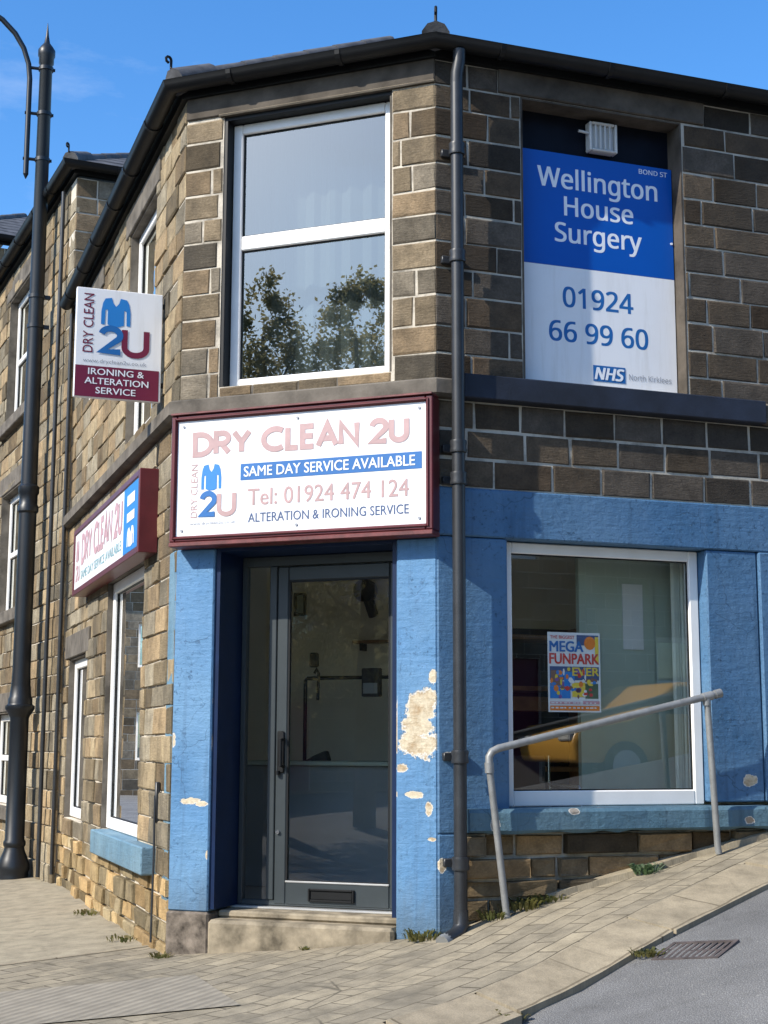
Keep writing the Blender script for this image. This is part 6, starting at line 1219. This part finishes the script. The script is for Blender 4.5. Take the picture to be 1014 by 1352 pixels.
car = empty('parked_car', gp(7.6, 9.9, -.04), 'mustard coloured parked car reflected in the right shop window', 'car')
def car_build(c):
    s0, t0 = 7.4, 11.6; base = LOC[c]
    CF = Face(base, RD, -RN)       # u along the street, off towards the shop
    prof = [(-2.0, .35), (-2.05, .6), (-1.95, .82), (-1.2, .92), (-.55, 1.38), (.85, 1.42), (1.65, .98), (2.0, .92), (2.1, .6), (2.05, .33)]
    m = MB(); m.prism([CF.p(u, .82, z) for u, z in prof], -CF.n * 1.64)
    bmesh.ops.bevel(m.bm, geom=list(m.bm.edges), offset=.07, segments=3, affect='EDGES', profile=.5)
    for f in m.bm.faces: f.smooth = True
    build('body', m, 'carpaint', c)
    m = MB()
    for sgn in (.822, -.834):
        m.prism([CF.p(u, sgn, z) for u, z in [(-1.02, .97), (-.5, 1.32), (.12, 1.34), (.12, .97)]], CF.n * .012)
        m.prism([CF.p(u, sgn, z) for u, z in [(.18, .97), (.18, 1.34), (.8, 1.34), (1.38, .98)]], CF.n * .012)
    build('window', m, 'dark', c)
    for u in (-1.3, 1.28):
        for o, d in ((.66, .19), (-.66, -.19)):
            m = MB(); m.tube([CF.p(u, o, .31), CF.p(u, o + d, .31)], .31, 24); wh = build('wheel', m, 'tyre', c)
            m = MB(); m.tube([CF.p(u, o + d * .98, .31), CF.p(u, o + d * 1.05, .31)], .2, 20); build('rim', m, 'paper', wh)
    for o in (-.6, .6):
        m = MB(); m.box(CF, -2.07, -1.93, o - .16, o + .16, .62, .76, .02); build('headlight', m, 'lampglass', c)
car_build(car)

def opposite(s0, s1, h, label, seed, side=None):  # unseen houses, added to cut the sky light on the shop fronts
    base = gp((s0 + s1) / 2, 12.4, -.1)
    o0 = RD * s1 + RN * 12.4; z0 = GZ(s0, 12.4)
    F = Face((o0.x, o0.y, 0), -RD, -RN); wd = s1 - s0
    if side is not None:      # houses facing up the hill across the side street
        base = gp(side, (s0 + s1) / 2, -.1); o0 = RD * side + RN * s0; z0 = GZ(side, s0)
        F = Face((o0.x, o0.y, 0), RN, RD); wd = s1 - s0
    hse = empty('terrace_house', base, label, 'house', 'added houses across the street')
    m = MB(); wn2 = [(wd * .58, wd * .58 + 1.1, z0 + 1.0, z0 + 2.4), (wd * .58, wd * .58 + 1.1, z0 + 3.7, z0 + 5.0), (wd * .14, wd * .14 + 1.0, z0 + 3.7, z0 + 5.0)]
    dr = (wd * .14, wd * .14 + .95, z0 + .1, z0 + 2.2)
    stone_wall(m, F, 0, wd, courses(z0 - .6, z0 + h, .24, seed), wn2 + [dr], STF, (.35, .7), seed)
    m.mi = 0; m.box(F, 0, .25, -7, -.26, z0 - .6, z0 + h); m.box(F, wd - .25, wd, -7, -.26, z0 - .6, z0 + h); m.box(F, .26, wd - .26, -7, -6.8, z0 - .6, z0 + h)
    build('wall', m, ['stone', 'mortar'], hse)
    for w_ in wn2: window(hse, F, w_, -.1, .07, 'glass_up', [((w_[2] + w_[3]) / 2, .06)])
    m = MB(); m.box(F, dr[0], dr[1], -.14, -.09, dr[2], dr[3], .004); build('door', m, 'maroon', hse)
    m = MB(); m.prism([F.p(-.1, .3, z0 + h), F.p(-.1, -3.5, z0 + h + 2.3), F.p(-.1, -7.3, z0 + h)], F.d * (wd + .2)); build('roof', m, 'slate', hse)
opposite(-2.6, 1.98, 7.6, 'stone corner house across the street, added behind the camera to block sky light', 60)
opposite(2.0, 7.5, 8.0, 'stone house across the street, second from the junction, added to block sky light', 61)
opposite(7.52, 13.0, 8.3, 'stone house across the street behind the reflected car, added to block sky light', 62)
opposite(13.02, 18.5, 8.6, 'highest stone house across the street, uphill from the reflected car, added to block sky light', 63)
opposite(-20, -14.52, 5.6, 'stone house far down the side street opposite the street lamp, added to block sky light', 64, -12.5)
opposite(-14.5, -9.02, 5.8, 'stone house across the side street facing the street lamp, added to block sky light', 65, -12.5)
opposite(-9.0, -3.52, 5.6, 'stone house across the side street facing the blue sill, added to block sky light', 66, -12.5)
opposite(-3.5, 1.98, 5.7, 'stone house across the side street facing the shop door, added to block sky light', 67, -12.5)
opposite(2.0, 8.98, 4.6, 'low stone house behind the two trees, set far back, added to close the reflected horizon', 68, -25.0)
opposite(9.0, 16.0, 4.6, 'low stone house set far back at the end of the gap, added to close the reflected horizon', 69, -25.0)

def street_end():  # unseen house, added to keep bright sky out of the side window's reflection
    base = gp(-9, -36, -.1); F = Face((RD * -14 + RN * -36).to_tuple(), RD, RN); z0 = GZ(-9, -36)
    h = empty('terrace_house', base, 'stone house closing the far end of the side street, added to hide reflected sky', 'house', 'added houses across the street')
    m = MB(); wn2 = [(2, 3.1, z0 + 1, z0 + 2.4), (6, 7.1, z0 + 1, z0 + 2.4), (2, 3.1, z0 + 3.7, z0 + 5), (6, 7.1, z0 + 3.7, z0 + 5)]
    stone_wall(m, F, 0, 10, courses(z0 - .6, z0 + 6.2, .26, 71), wn2, STF, (.4, .8), 71); build('wall', m, ['stone', 'mortar'], h)
    for w_ in wn2: window(h, F, w_, -.1, .07, 'glass_up')
    m = MB(); m.prism([F.p(-.1, .3, z0 + 6.2), F.p(-.1, -3.5, z0 + 8.4), F.p(-.1, -7.3, z0 + 6.2)], F.d * 10.2); build('roof', m, 'slate', h)
street_end()
